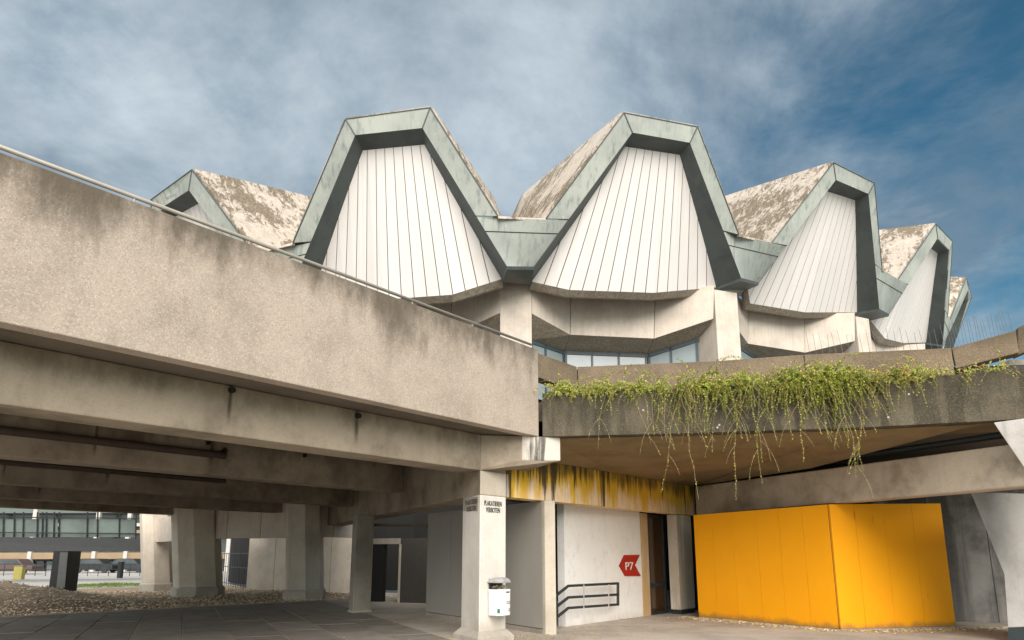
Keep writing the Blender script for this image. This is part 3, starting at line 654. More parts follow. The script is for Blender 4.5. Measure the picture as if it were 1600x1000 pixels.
text_mesh('lettering', 'PLAKATIEREN\nVERBOTEN', fl_(736.5, 789.5), -e2, UZ, (fl_(736, 780).z-fl_(736, 798).z), M_black, colA, width=(fl_(746, 790)-fl_(727.5, 790)).length, offset=.012)
# unpainted grey field at the head of the left face
la = Vector((e2.y, -e2.x, 0))
MB().prism([fl_(723.5, 776)+la*.0, fl_(746.5, 776), fl_(746.5, 798.5), fl_(723.5, 798.5)], la*.003).build('unpainted_field', M_colg, colA)
mf = onZ(551, 958, 0); mw = (onV(579, 955, mf, e1)-mf).length
column('concrete_column', mf, (e1, e2), (mw, .55), -.02, ZG-.002, M_colg, 'grey unpainted concrete column standing in the dark under the walkway', (.06, .04))

# litter bin on the column's front face
bn = onV(768, 962, pf, e1); binr = thing('litter_bin', Z(bn, fc_(768, 962).z), 'white metal litter bin with grey hooded lid hanging on the stencilled column', 'bin')
def fpt(px, py, d): return onV(px, py, pf, e1)-nin*d
zb0, zb1, zl = fc_(770, 961).z, fc_(770, 921).z, fc_(770, 909).z
bl_, br_ = Z(fpt(761.5, 940, .02), 0), Z(fpt(783, 940, .02), 0); bw = (br_-bl_); dpt = -nin*.27
bodyp = [bl_, bl_+bw, bl_+bw*1.0+dpt*.8, bl_+bw*.80+dpt, bl_+bw*.30+dpt, bl_+dpt*.75]
tp_ = [Z(p, zb1) for p in bodyp]; cen = sum(bodyp, Vector())/6
bot_ = [Z(lerp(p, cen, .03), zb0) for p in bodyp]
body = MB().loft(bot_, tp_).build('bin_body', M_bin, binr, bevel=.012)
MB().prism([Z(lerp(p, cen, -.015), zb1-.022) for p in bodyp], UZ*.03).build('rim', M_bin, body)
heap = MB(); rr = random.Random(5)
for k in range(26):
    c = Z(lerp(bl_+dpt*.3+bw*.15, bl_+bw*.75+dpt*.7, rr.random()), zb1+.02+rr.random()*.045)+bw*rr.uniform(-.12, .12)
    heap.add([c+Vector((rr.uniform(-.05, .05), rr.uniform(-.05, .05), rr.uniform(-.025, .03))) for _ in range(4)], [(0, 1, 2), (0, 2, 3), (0, 3, 1), (1, 3, 2)])
heap.build('rubbish', M_trash, binr)
MB().prism([Z(bl_+bw*.05, zb1-.05), Z(bl_+bw*.95, zb1-.05), Z(bl_+bw*.95, zl+.05), Z(bl_+bw*.05, zl+.05)], dpt*.08).build('back_plate', M_rail, binr)
lid = MB(); zt = fc_(770, 906).z
lo_ = [Z(lerp(p, cen, -.09), zl-.015) for p in bodyp]; mid_ = [Z(lerp(p, cen, .18), zl+.06) for p in bodyp]; top_ = [Z(lerp(p, cen, .62), zl+.085) for p in bodyp]
lid.loft(lo_, [p+UZ*.02 for p in lo_]).loft([p+UZ*.02 for p in lo_], mid_).loft(mid_, top_); lido = lid.build('bin_lid', M_lid, binr, bevel=.006)
nb = (bodyp[3]-bodyp[4]).normalized(); fb_ = bodyp[4]
def onbin(u, v, w, h, mat, name='sticker'):
    q = fb_+nb*u; n_ = Vector((nb.y, -nb.x, 0)); MB().prism([Z(q, zb0+v), Z(q+nb*w, zb0+v), Z(q+nb*w, zb0+v+h), Z(q, zb0+v+h)], n_*.004).build(name, mat, body)
WB = (bodyp[3]-bodyp[4]).length
sd = (bodyp[4]-bodyp[5]).normalized(); sn = Vector((sd.y, -sd.x, 0)); s0 = bodyp[5]
MB().prism([Z(s0+sd*.02, zb0+.05), Z(s0+sd*.075, zb0+.05), Z(s0+sd*.075, zb0+.13), Z(s0+sd*.02, zb0+.13)], sn*.004).build('sticker', M_green, body)
scr = MB(); n_ = Vector((nb.y, -nb.x, 0)); off_ = n_*.004
def mark(u, v, w, h): q = fb_+nb*u; scr.prism([Z(q, zb0+v), Z(q+nb*w, zb0+v), Z(q+nb*w, zb0+v+h), Z(q, zb0+v+h)], off_)
hb = zb1-zb0
for i in range(6): mark(WB*.42+i*.017, hb*.88, .012, .022+.006*(i % 2))                       # short dark word, too small to read
for u, v in ((.52, .45), (.80, .44), (.80, .16)):                                              # scratched loops
    mark(WB*u, hb*v, .006, .05); mark(WB*u+.03, hb*v, .006, .06); mark(WB*u, hb*v, .034, .006); mark(WB*u, hb*v+.045, .02, .006)
scr.build('scribble', M_black, body)

# right-hand flaring column and its strut
fz = onZ(1575, 1003, 0); fd = hdir(4200)
def fpl(px, py): return onV(px, py, fz, fd)
ft = thing('flared_column', Z(fz, 0), 'smooth grey concrete column flaring towards its head at the right end of the orange wall', 'column')
R_ = fd*1.25; bk_ = Vector((.70, .72, 0))*.9
lv = [(1575, 1003, -.05), (1575, 981, None), (1569, 897, None), (1541, 828, None), (1516, 768, None)]
pts = [fpl(x, y) for x, y, _ in lv]; axisx = pts[0]+fd*.62
def ringf(p, sh=0):
    half = (Z(axisx, 0)-Z(p, 0)).dot(fd); c = Z(axisx, p.z); return [c-fd*half-bk_*0, c+fd*half, c+fd*half+bk_, c-fd*half+bk_]
rs = [ringf(p) for p in pts]
MB().loft([Z(p, -.05) for p in rs[0]], rs[1]).build('column_foot', M_rail, ft)
fm = MB(); vs = [v for r in rs[1:] for v in r]
fm.add(vs, [(i*4+k, i*4+(k+1) % 4, i*4+4+(k+1) % 4, i*4+4+k) for i in range(3) for k in range(4)]+[(3, 2, 1, 0), (12, 13, 14, 15)])
fm.build('shaft', M_funnel, ft, bevel=.02)
# strut rising from the beam end to the planter
sp0 = [onY(1552, 660, 11.75), onY(1700, 640, 11.75), onY(1700, 850, 11.75), onY(1605, 738, 11.75)]
MB().prism(sp0, Vector((.42, .5, 0))).build('strut', M_funnel, ft, bevel=.02)

# ------------------------------------------------------------------ terrace on the right: soffit, streaked beam, edge beam, planter, rear parapet
terr = thing('terrace', Z(onZ(1087, 805, ZG), 0), 'concrete terrace with yellow-streaked beam and ochre soffit over the parking entrance', 'terrace')
ya, yb_ = onV(794, 777, P1+nin*.02, e1), onV(1087, 805, P1+nin*.02, e1); ya.z = yb_.z = ZG+.004
ZT = 3.625
MB().prism([ya, yb_, Z(yb_, ZT), Z(ya, ZT)], nin*.35).build('streaked_beam', M_stain, terr, bevel=.012)
MB().prism([Z(ya-e1*.045-nin*.01, ZG), Z(ya-e1*.01-nin*.01, ZG), Z(ya-e1*.01-nin*.01, ZB), Z(ya-e1*.045-nin*.01, ZB)], nin*.05).build('joint_strip', M_steelw, terr)
rA, rB = onZ(1087, 805, 2.76), onZ(1512, 768, 2.76); rd = (rB-rA).normalized(); rn = Vector((rd.y, -rd.x, 0))
if rn.y < 0: rn = -rn
rn2 = Vector((-rd.y, rd.x, 0)); rn2 = rn2 if rn2.x > 0 else -rn2
rE = rB+rd*2.6
rtop = lambda p: Z(p, 3.60)
eb = MB().prism([rA+rd*.02, rE, Z(rE, 3.5), Z(rA+rd*.02, 3.60)], rn2*.45).build('edge_beam', M_rbeam, terr, bevel=.03)
fl = [onZ(848, 682, ZS), onZ(1100, 676, ZS), onZ(1340, 668, ZS), onZ(1537, 658, ZS), onZ(1600, 654, ZS), onZ(1700, 645, ZS)]
bk1 = [p+Vector((.12, .3, 0)) for p in fl]
# soffit: from the planter's heel back to the beams
inner = [Z(ya+nin*.0, ZT), Z(lerp(ya, yb_, .5), ZT), Z(yb_, ZT)]
so_ = MB()
kx = fl; so_.quad(bk1[0], inner[0], inner[1]); so_.quad(bk1[0], inner[1], bk1[1]); so_.quad(bk1[1], inner[1], inner[2]); so_.quad(bk1[1], inner[2], bk1[2])
rq = [Z(lerp(rA, rB, t), 3.62) for t in (.02, .55)]
so_.quad(bk1[2], inner[2], rq[0]); so_.quad(bk1[2], rq[0], rq[1]); so_.quad(bk1[2], rq[1], bk1[3])
so_.build('soffit_slab', M_soff2, terr)
MB().prism([Z(bk1[0], 4.3), Z(bk1[2], 4.3), Z(bk1[5], 4.3), Vector((24, 12, 4.3)), Vector((26, 34, 4.3)), Vector((2, 34, 4.3)), Z(ya+nin*1.5-e1*.6, 4.3)], UZ*.4).build('deck_slab', M_deckd, terr)
# dark tube added for the black recess above the edge beam
dA = lerp(rA, rB, .62)+rn2*.3; MB().tube([Z(dA, 3.78), Z(rE+rd*1.5+rn2*.3, 3.72)], .07, 8).build('recess_bar', M_rail, terr)

plt = thing('planter', Z(fl[2], ZS), 'long dark weathered concrete planter along the terrace edge, overgrown with trailing shrubs', 'planter')
ZPL = 4.805
def hn(a, b): d = b-a; n = Vector((d.y, -d.x, 0)).normalized(); return n if n.y < 0 else -n
pm = MB()
tops = [Z(p, ZPL) for p in fl]
for k in range(len(fl)-1):
    pm_ = MB().prism([fl[k], fl[k+1], tops[k+1], tops[k]], Vector((.10, .26, 0))); pm_.build('trough_wall', M_plant, plt)
sb = [p+Vector((.5, 1.35, 0)) for p in fl]
MB().add([Z(p, ZPL-.09) for p in fl]+[Z(p, ZPL-.02) for p in sb], [(i, i+1, i+7, i+6) for i in range(5)]).build('soil', M_soil, plt)
MB().prism([Z(fl[0], ZS), Z(fl[0], ZPL), Z(sb[0], ZPL), Z(sb[0], ZS)], e1*.12).build('trough_end', M_plant, plt)
bp = MB()
for k in range(5): bp.quad(Z(fl[k]+Vector((.1, .26, 0)), ZS+.012), Z(fl[k+1]+Vector((.1, .26, 0)), ZS+.012), Z(sb[k+1], ZS+.012), Z(sb[k], ZS+.012))
bp.build('trough_floor', M_soff2, plt)
# pale form-tie plugs on the trough face
for px, py in ((1124, 664), (1119, 642), (1388, 652), (1420, 616), (1290, 661), (1005, 641), (1121, 668)):
    k = 0 if px < 1100 else (1 if px < 1340 else 2); e = (fl[k+1]-fl[k]); e.z = 0; e.normalize(); n_ = hn(fl[k], fl[k+1]); c = onV(px, py, fl[k]+n_*.004, e)
    MB().tube([c-n_*.01, c+n_*.004], .02, 8).build('tie_plug', M_colb, plt)
# rear parapet: return piece, long wall, raised kink
rp = thing('terrace_parapet', Z(onZ(1118, 564, 5.75), 5.2), 'weathered concrete parapet beams standing behind the planter on the terrace', 'parapet')
pz = 5.75; q0, q1, q2, q3 = onZ(902, 573, pz), onZ(1118, 564, pz), onZ(1256, 554, pz), onZ(1487, 543.5, pz)
qa = onV(842, 553, q0, e1); qa = onZ(842, 552, pz)
def pw(a, b, h, t=.3, z=None):
    n_ = hn(a, b); d = (b-a).normalized()*.006; a = a+d; b = b-d
    return MB().prism([a, b, b-UZ*h, a-UZ*h], -n_*t).build('parapet_block', M_terr, rp, bevel=.015)
MB().box(q0+Vector((-.06, .12, -.60)), Vector((.2, .03, 0)), Vector((0, .15, 0)), UZ*.58).build('parapet_block', M_terr, rp); pw(qa-(q0-qa)*.6, q0, .53, .3); pw(q0, q1, .62); pw(q1, q2, .62); pw(q2, q3, .62)
q4 = onY(1587, 516, q3.y-.55); q4b = onY(1592, 551, q3.y-.55)
n_ = hn(q3, Z(q4, q3.z)); MB().prism([q3, q4, q4b, onY(1494, 576, q3.y)], -n_*.35).build('parapet_block', M_terr, rp, bevel=.015)
q5, q6 = onY(1590, 512, q3.y-.3), onY(1680, 470, q3.y-1.0); MB().prism([q5, q6, q6-UZ*.55, onY(1590, 555, q3.y-.3)], Vector((.12, .3, 0))).build('parapet_block', M_terr, rp, bevel=.015)
MB().box(onY(1579, 581, q3.y+.3), Vector((1.3, -.1, 0)), Vector((.1, .5, 0)), UZ*.26).build('support_block', M_ring, rp, bevel=.01)
MB().prism([onY(1330, 578, q3.y+.9), onY(1760, 565, q3.y-.6), Z(onY(1760, 565, q3.y-.6), 4.2), Z(onY(1330, 578, q3.y+.9), 4.2)], Vector((.1, .3, 0))).build('upstand', M_dkwall, rp)  # dark wall added to fill the gap, standing in for shade under the parapet
# upright wires on the right-hand parapet
sw = thing('bird_wire_row', q3, 'row of thin upright bird wires on top of the rear terrace parapet', 'bird wires')
rr = random.Random(11)
for k in range(40):
    t = k/39; base = lerp(q2+(q3-q2)*.05, q3, min(1, t*1.9)) if t < .526 else lerp(q3, q4, (t-.526)/.474)
    base = base+Vector((.05, .15, 0)); tipp = base+Vector((rr.uniform(-.07, -.02), rr.uniform(-.03, .03), rr.uniform(.42, .56)))
    MB().tube([base-UZ*.03, tipp], .0035, 4).build('wire', M_rodm, sw)

# ------------------------------------------------------------------ entrance below the terrace: walls, sign, railing, door
wd = e1; wp = onZ(1005, 963, 0)
wl = thing('white_wall', Z(wp, 0), 'white painted wall carrying the red parking arrow beside the door', 'wall')
wa = wp-wd*3.6; MB().prism([Z(wa, -.05), Z(wp, -.05), Z(wp, ZG+.3), Z(wa, ZG+.3)], nin*.2).build('wall_face', M_plaster, wl)
MB().prism([Z(wp+wd*.005-nin*.02, -.02), Z(wp+wd*.40-nin*.02, -.02), Z(wp+wd*.40-nin*.02, ZG), Z(wp+wd*.005-nin*.02, ZG)], nin*.24).build('jamb', M_ochre, wl)
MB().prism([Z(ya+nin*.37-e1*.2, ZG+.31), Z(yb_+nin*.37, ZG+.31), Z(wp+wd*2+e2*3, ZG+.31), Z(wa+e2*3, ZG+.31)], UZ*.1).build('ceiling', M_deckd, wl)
# arrow sign
def onwall(px, py, d=.0): return onV(px, py, wp-nin*d, wd)
sg = thing('direction_sign', onwall(985, 884), 'red notched arrow sign reading P7 pointing left on the white wall', 'sign')
spx = [(968, 884), (976, 867.3), (1000, 866.8), (992.5, 883), (1001.5, 900), (977, 900)]
MB().prism([onwall(x, y, .03) for x, y in spx], nin*.025).build('sign_panel', M_red, sg)
text_mesh('lettering', 'P7', onwall(983.5, 884.5, .034), wd, UZ, onwall(983, 878).z-onwall(983, 890).z, M_letter, sg, width=(onwall(989.5, 884)-onwall(977.5, 884)).length, offset=.0)
# railing
rl = thing('wall_railing', onwall(915, 970, .35), 'dark three-bar railing stepping down to the left in front of the white wall', 'railing')
def rpt(px, py): return onwall(px, py, .32)
rails = (((867, 932), (888, 915.5), (966, 911.5)), ((867, 950), (888, 933.5), (966, 929)), ((867, 967), (888, 950), (966, 944.5)))
for pth in rails: MB().tube([rpt(*p) for p in pth], .034, 6).build('rail', M_rail, rl)
MB().tube([rpt(965.5, 910.5), rpt(965.5, 945.5)], .036, 6).build('post', M_rail, rl)
MB().tube([rpt(867.5, 930), rpt(867.5, 978)], .036, 6).build('post', M_rail, rl)
for x in (910, 949): MB().tube([rpt(x, 913)-nin*.04, rpt(x, 950 if x < 920 else 947)-nin*.04], .014, 6).build('bracket', M_steelw, rl)
us = thing('stair_kerb', onZ(930, 972, 0), 'low pale concrete upstand below the railing at the white wall', 'kerb')
u0, u1 = onZ(889, 975, 0), onZ(968, 968, 0); hgt = .17
for k in range(4):
    p, q = lerp(u0, u1, k/4), lerp(u0, u1, (k+1)/4); d = (q-p).normalized()*.006
    MB().prism([Z(p+d, -.02), Z(q-d, -.02), Z(q-d, hgt), Z(p+d, hgt)], nin*.5).build('kerb_block', M_post, us, bevel=.012)
MB().prism([Z(u0, -.02), Z(u0-wd*.5-nin*.1, -.02), Z(u0-wd*.5-nin*.1, .02), Z(u0-wd*.006, hgt)], nin*.4).build('ramp_end', M_ring, us)
# door
dp0, dp1 = wp+wd*.42, wp+wd*1.42
dr = thing('glass_door', Z(dp0, 0), 'dark framed brown glass door between the rusty jamb and the concrete post', 'door')
fm = MB(); sec = .07
fm.prism([Z(dp0, 0), Z(dp0+wd*sec, 0), Z(dp0+wd*sec, ZG), Z(dp0, ZG)], nin*.08); fm.prism([Z(dp1-wd*sec, 0), Z(dp1, 0), Z(dp1, ZG), Z(dp1-wd*sec, ZG)], nin*.08)
for z0, z1 in ((.0, .07), (.74, .84), (ZG-.1, ZG-.02)): fm.prism([Z(dp0+wd*sec, z0), Z(dp1-wd*sec, z0), Z(dp1-wd*sec, z1), Z(dp0+wd*sec, z1)], nin*.07)
fm.build('door_frame', M_rail, dr)
for z0, z1 in ((.07, .74), (.84, ZG-.1)): MB().prism([Z(dp0+wd*sec+nin*.03, z0), Z(dp1-wd*sec+nin*.03, z0), Z(dp1-wd*sec+nin*.03, z1), Z(dp0+wd*sec+nin*.03, z1)], nin*.012).build('pane', M_dglass, dr)
# corner post by the orange wall
cp0 = onZ(1064, 960, 0); cpd = wd
cp_ = thing('corner_post', Z(cp0, 0), 'slim stained concrete post with white run marks between the door and the orange wall', 'post')
cpw = (onV(1086, 960, cp0, e1)-cp0); cpw.z = 0; cpw = cpw.length*1.06
M_cpost = concrete('white_run_concrete', (.56, .47, .36), (.76, .74, .70), patch=.3, streak=.8, streak_scale=3, lo=.5, hi=.6)
MB().prism([Z(cp0, .12), Z(cp0+wd*cpw, .12), Z(cp0+wd*cpw, ZG-.004), Z(cp0, ZG-.004)], nin*.3).build('shaft', M_cpost, cp_, bevel=.015)
MB().prism([Z(cp0+wd*.03, -.02), Z(cp0+wd*(cpw-.03), -.02), Z(cp0+wd*(cpw-.03), .12), Z(cp0+wd*.03, .12)], nin*.25).build('foot', M_rail, cp_)
# grey clad wall behind the stencilled column
ga, gb = onZ(848, 991, 0), onZ(665, 962, 0); gd = (gb-ga).normalized(); gn = Vector((gd.y, -gd.x, 0)); gn = gn if gn.x > 0 else -gn
gw = thing('clad_wall', Z(ga, 0), 'light grey panelled wall running back into the dark behind the stencilled column', 'wall')
ends = [0, 1.35, 2.7, 4.05, 5.45]; GL = (gb-ga).length
for k in range(4):
    a, b = ga+gd*(GL*k/4+.006), ga+gd*(GL*(k+1)/4-.006); MB().prism([Z(a, .11), Z(b, .11), Z(b, ZG-.006), Z(a, ZG-.006)], gn*.05).build('wall_panel', M_grey, gw)
    MB().prism([Z(a-gn*.004, -.02), Z(b-gn*.004, -.02), Z(b-gn*.004, .095), Z(a-gn*.004, .095)], gn*.05).build('skirting', M_colg, gw)
MB().prism([Z(ga+gn*.05, -.03), Z(gb+gn*.05, -.03), Z(gb+gn*.05, ZG-.003), Z(ga+gn*.05, ZG-.003)], gn*.18).build('wall_core', M_deckd, gw)
pe = onZ(865, 991, 0)
MB().prism([Z(ga-gd*.004, -.02), Z(ga+(pe-ga)*1.0-gd*.004, -.02), Z(pe-gd*.004, ZG-.002), Z(ga-gd*.004, ZG-.002)], -gd*.10).build('end_post', M_post, gw, bevel=.01)

# orange wall
oa, ob_, oc = onZ(1092, 965, 0), onZ(1315, 985, 0), onZ(1493, 980.5, 0)
ow = thing('orange_wall', Z(ob_, 0), 'bright orange metal clad wall bent at a vertical corner under the terrace', 'wall')
def opanels(p, q, ts, zt0, zt1):
    d = (q-p).normalized(); n_ = hn(p, q)
    for t0, t1 in zip(ts, ts[1:]):
        a, b = lerp(p, q, t0)+d*.003, lerp(p, q, t1)-d*.003; j = random.uniform(0, .006)
        MB().prism([Z(a, .03)+n_*j, Z(b, .03)+n_*j, Z(b, lerp(Vector((0, 0, zt0)), Vector((0, 0, zt1)), t1).z)+n_*j, Z(a, lerp(Vector((0, 0, zt0)), Vector((0, 0, zt1)), t0).z)+n_*j], -n_*.05).build('orange_panel', M_orange, ow)
    m = MB().prism([Z(p-n_*.055, -.02), Z(q-n_*.055, -.02), Z(q-n_*.055, zt1-.02), Z(p-n_*.055, zt0-.02)], -n_*.12).build('wall_core', M_seam, ow)
    MB().prism([Z(p, -.03)-n_*.01, Z(q, -.03)-n_*.01, Z(q, .026)-n_*.01, Z(p, .026)-n_*.01], -n_*.04).build('base_rail', M_steelw, ow)
opanels(oa, ob_, [0, .155, .32, .50, .66, .82, .985], 2.67, 2.735)
opanels(ob_-(oc-ob_).normalized()*.02, oc, [0, .215, .47, .73, 1], 2.735, 2.80)
n_ = hn(ob_, oc); MB().box(Z(oc-n_*.02, .02), (oc-ob_).normalized()*.035, -n_*.16, UZ*2.78).build('end_trim', M_orange, ow)
# dark concrete wall seen beyond it
dw = thing('dark_wall', onZ(1540, 978, 0), 'sooty dark concrete wall in shade between the orange wall and the flared column', 'wall')
dq = [onZ(1380, 968, 0), onZ(1660, 976, 0)]
for k in range(3):
    a, b = lerp(dq[0], dq[1], k/3+.002), lerp(dq[0], dq[1], (k+1)/3-.002); MB().prism([Z(a, -.05), Z(b, -.05), Z(b, 3.9), Z(a, 3.9)], Vector((0, .3, 0))).build('wall_slab', M_dkwall, dw)
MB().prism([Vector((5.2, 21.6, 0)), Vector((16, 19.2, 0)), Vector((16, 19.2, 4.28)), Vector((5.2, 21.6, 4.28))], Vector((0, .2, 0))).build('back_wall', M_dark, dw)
# debris strip in front of the orange wall
def debris():
    st = MB(); rnd = random.Random(9)
    for k in range(2600):
        t = rnd.uniform(-.05, 1.0); t2 = t*2
        base = lerp(oa, ob_, t2) if t2 < 1 else lerp(ob_, oc+Vector((2, .2, 0)), t2-1)
        n_ = hn(oa, ob_) if t2 < 1 else hn(ob_, oc); p = base+n_*abs(rnd.gauss(0, .28)); s = rnd.uniform(.008, .028); a = rnd.uniform(0, 6.28)
        c = Vector((p.x, p.y, .004)); ex = Vector((math.cos(a), math.sin(a), 0))*s*rnd.uniform(1, 2.2); ey = Vector((-math.sin(a), math.cos(a), 0))*s*.7
        st.add([c+ex, c+ey, c-ex, c-ey, c+UZ*s*.8], [(0, 1, 4), (1, 2, 4), (2, 3, 4), (3, 0, 4)], rnd.choice((0, 0, 1, 2)))
    for k in range(420):
        q = rnd.choice(((P1+e1*.5-nin*.3, 1.2), (onZ(900, 985, 0), .9), (onZ(1010, 975, 0), 1.3), (onZ(700, 972, 0), 1.0), (onZ(860, 995, 0), .8))); p = q[0]+Vector((rnd.gauss(0, q[1]), rnd.gauss(0, q[1]*.5), 0)); s = rnd.uniform(.010, .026); a = rnd.uniform(0, 6.28)
        c = Vector((p.x, p.y, .012)); ex = Vector((math.cos(a), math.sin(a), .1))*s*1.5; ey = Vector((-math.sin(a), math.cos(a), 0))*s*.8
        st.add([c+ex, c+ey, c-ex, c-ey, c+UZ*s*.6], [(0, 1, 4), (1, 2, 4), (2, 3, 4), (3, 0, 4)], rnd.choice((0, 0, 2)))
    tag(st.build('debris', [M_soil, M_stone, M_leafy], fix=False), 'dry leaves and grit scattered along the foot of the orange wall and over the forecourt', 'debris', None, 'stuff')
debris()

# dark room under the walkway, behind the grey column
M_room = plain('dark_room_shade', (.06, .054, .047), .9)  # shade of the covered area is put into this wall colour
rm = thing('storage_wall', onZ(610, 942, 0), 'concrete wall with shade painted into its colour and a framed doorway at the back of the covered area', 'wall')
s0, s1 = onZ(575, 940, 0), onZ(672, 943, 0); sdir = (s1-s0).normalized(); sn_ = Vector((-sdir.y, sdir.x, 0))
d0, d1 = onZ(597, 940.5, 0), onZ(623, 941.5, 0)
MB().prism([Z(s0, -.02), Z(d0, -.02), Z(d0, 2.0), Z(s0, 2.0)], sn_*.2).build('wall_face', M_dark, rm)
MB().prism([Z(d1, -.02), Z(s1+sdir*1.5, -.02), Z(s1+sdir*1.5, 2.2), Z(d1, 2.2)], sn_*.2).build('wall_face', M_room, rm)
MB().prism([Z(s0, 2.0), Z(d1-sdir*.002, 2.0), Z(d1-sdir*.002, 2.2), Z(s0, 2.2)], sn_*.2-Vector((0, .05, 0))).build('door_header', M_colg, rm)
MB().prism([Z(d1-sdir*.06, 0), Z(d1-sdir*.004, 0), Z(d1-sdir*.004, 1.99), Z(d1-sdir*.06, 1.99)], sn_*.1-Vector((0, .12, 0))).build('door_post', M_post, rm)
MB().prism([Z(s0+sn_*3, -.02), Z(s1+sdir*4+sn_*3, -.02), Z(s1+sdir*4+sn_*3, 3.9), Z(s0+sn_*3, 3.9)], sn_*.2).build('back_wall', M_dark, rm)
MB().prism([onY(580, 822, 21.2), onY(668, 824, 19.6), onY(668, 819, 19.6), onY(580, 818, 21.2)], Vector((.1, .15, 0))).build('lintel_bar', M_deckd, rm)

# ------------------------------------------------------------------ trailing shrubs in the planter
def rim_pt(px):                                               # point of the planter's front rim below picture column px
    for k in range(len(fl)-1):
        pa, pb = tops[k], tops[k+1]; e = (pb-pa); e.z = 0; q = onV(px, 600, pa, e.normalized()); t = (Z(q, 0)-Z(pa, 0)).dot(e)/e.dot(e)
        if t <= 1 or k == len(fl)-2: return Z(q, ZPL), hn(pa, pb), e.normalized()
def rootstem(px, length, rnd, outk=1.0, up=.16, back=.45):
    p, n_, e = rim_pt(px); p = p-n_*rnd.uniform(.03, back)+UZ*rnd.uniform(-.04, .03); pts = [p]
    d = (n_*rnd.uniform(.25, 1.0)*outk+e*rnd.uniform(-.55, .55)+UZ*rnd.uniform(.2, .2+up*6)).normalized(); s = 0; step = .06
    side = rnd.uniform(-.05, .05); front0 = rim_pt(px)[0]
    lim = rnd.uniform(.03, .30)
    while s < length:
        d = (d-UZ*(.13+.10*rnd.random())+e*(side*.3+rnd.uniform(-.17, .17))+n_*rnd.uniform(-.10, .10)).normalized()
        q = pts[-1]+d*step; f = (q-front0).dot(n_)
        if q.z < ZPL-.02 and f < .03: q = q+n_*(.035-f); d = (d+n_*.15).normalized()
        if f > lim and d.dot(n_) > 0: d = (d-n_*d.dot(n_)*.6).normalized()
        pts.append(q); s += step
    return pts, n_, e
def leaves(mb, path, rnd, dens, size, cols, start=0.05):
    for i in range(int(len(path)*start), len(path)-1):
        for _ in range(dens if isinstance(dens, int) else (1 if rnd.random() < dens else 0)):
            p = lerp(path[i], path[i+1], rnd.random()); a = Vector((rnd.gauss(0, 1), rnd.gauss(0, 1), rnd.gauss(0, .8))).normalized(); t = (path[i+1]-path[i]).normalized()
            b = a.cross(t); b = b.normalized() if b.length > .01 else Vector((1, 0, 0)); s = size*rnd.uniform(.6, 1.25)
            mb.add([p, p+a*s*.55+b*s*.36, p+a*s, p+a*s*.55-b*s*.36], [(0, 1, 2, 3)], rnd.choices(range(len(cols)), cols)[0])
LM = [M_leafg, M_leafy, M_leafr]
def shrub(label, spans, seed, group=None, red=0):
    rnd = random.Random(seed); first = rim_pt(spans[0][0])[0]
    t = thing('trailing_shrub', first, label, 'shrub'); st = MB(); lf = MB(); nst = 0
    for x0, x1, n, l0, l1, dens, bare in spans:
        hubs = [(rnd.uniform(x0, x1), rnd.uniform(.45, 1.15)) for _ in range(max(1, int((x1-x0)/17)))]
        for k in range(n):
            px = rnd.uniform(x0, x1); lk = 1
            if n > 20 and rnd.random() < .8: hb_ = rnd.choice(hubs); px = min(x1, max(x0, rnd.gauss(hb_[0], 6))); lk = hb_[1]
            ln = lk*rnd.uniform(l0, l1)*(rnd.random()**.5*.7+.3); path, n_, e = rootstem(px, ln, rnd)
            st.tube(path[::2] if len(path) > 6 else path, .0045, 3, taper=.45)
            w = (.80, .20, red) if rnd.random() < .72 else (.35, .65, red)
            leaves(lf, path, rnd, int(dens*1.8+.5), .037, w, bare)
            if ln > 1.0 and rnd.random() < .8:                # forked tips
                for j in range(rnd.choice((1, 2, 2))):
                    i = rnd.randint(len(path)//2, len(path)-3); p = path[i]; d = (e*rnd.choice((-1, 1))*rnd.uniform(.5, 1)-UZ*.7).normalized(); br = [p]
                    for s in range(rnd.randint(6, 13)): d = (d-UZ*.14).normalized(); br.append(br[-1]+d*.055)
                    st.tube(br, .004, 3, taper=.5); leaves(lf, br, rnd, 2, .03, w, 0)
    so_ = st.build('stem', M_stem, t, fix=False); so_['kind'] = 'stuff'; lo_ = lf.build('leaf', LM, t, fix=False); lo_['kind'] = 'stuff'; return t
shrub('loose yellow-green shrub trailing over the left end of the planter', ((866, 930, 120, .25, .8, 3, 0), (930, 1085, 230, .3, 1.1, 3, 0), (1046, 1058, 4, 2.2, 2.6, 1, .2), (956, 968, 3, 1.8, 2.1, 1, .2), (1000, 1012, 4, 1.1, 1.5, 2, .1)), 21)
shrub('dense bright green shrub cascading over the middle of the planter with long bare trailers', ((1085, 1335, 600, .4, 1.35, 5, 0), (1090, 1325, 34, 1.0, 1.7, 3, .1), (1094, 1108, 4, 2.8, 3.2, 2, .3), (1148, 1160, 2, 2.0, 2.5, 2, .3), (1176, 1192, 4, 2.8, 3.6, 2, .3), (1268, 1286, 3, 2.5, 3.1, 2, .25), (1316, 1330, 2, 1.8, 2.2, 2, .2)), 22)
shrub('sparse thin shrub with a few red leaves at the right end of the planter', ((1330, 1420, 110, .3, 1.1, 2, 0), (1405, 1450, 40, .4, 1.0, 2, 0), (1440, 1585, 90, .25, .95, 1, .1), (1540, 1580, 6, .7, 1.0, .4, .3)), 23, red=.05)
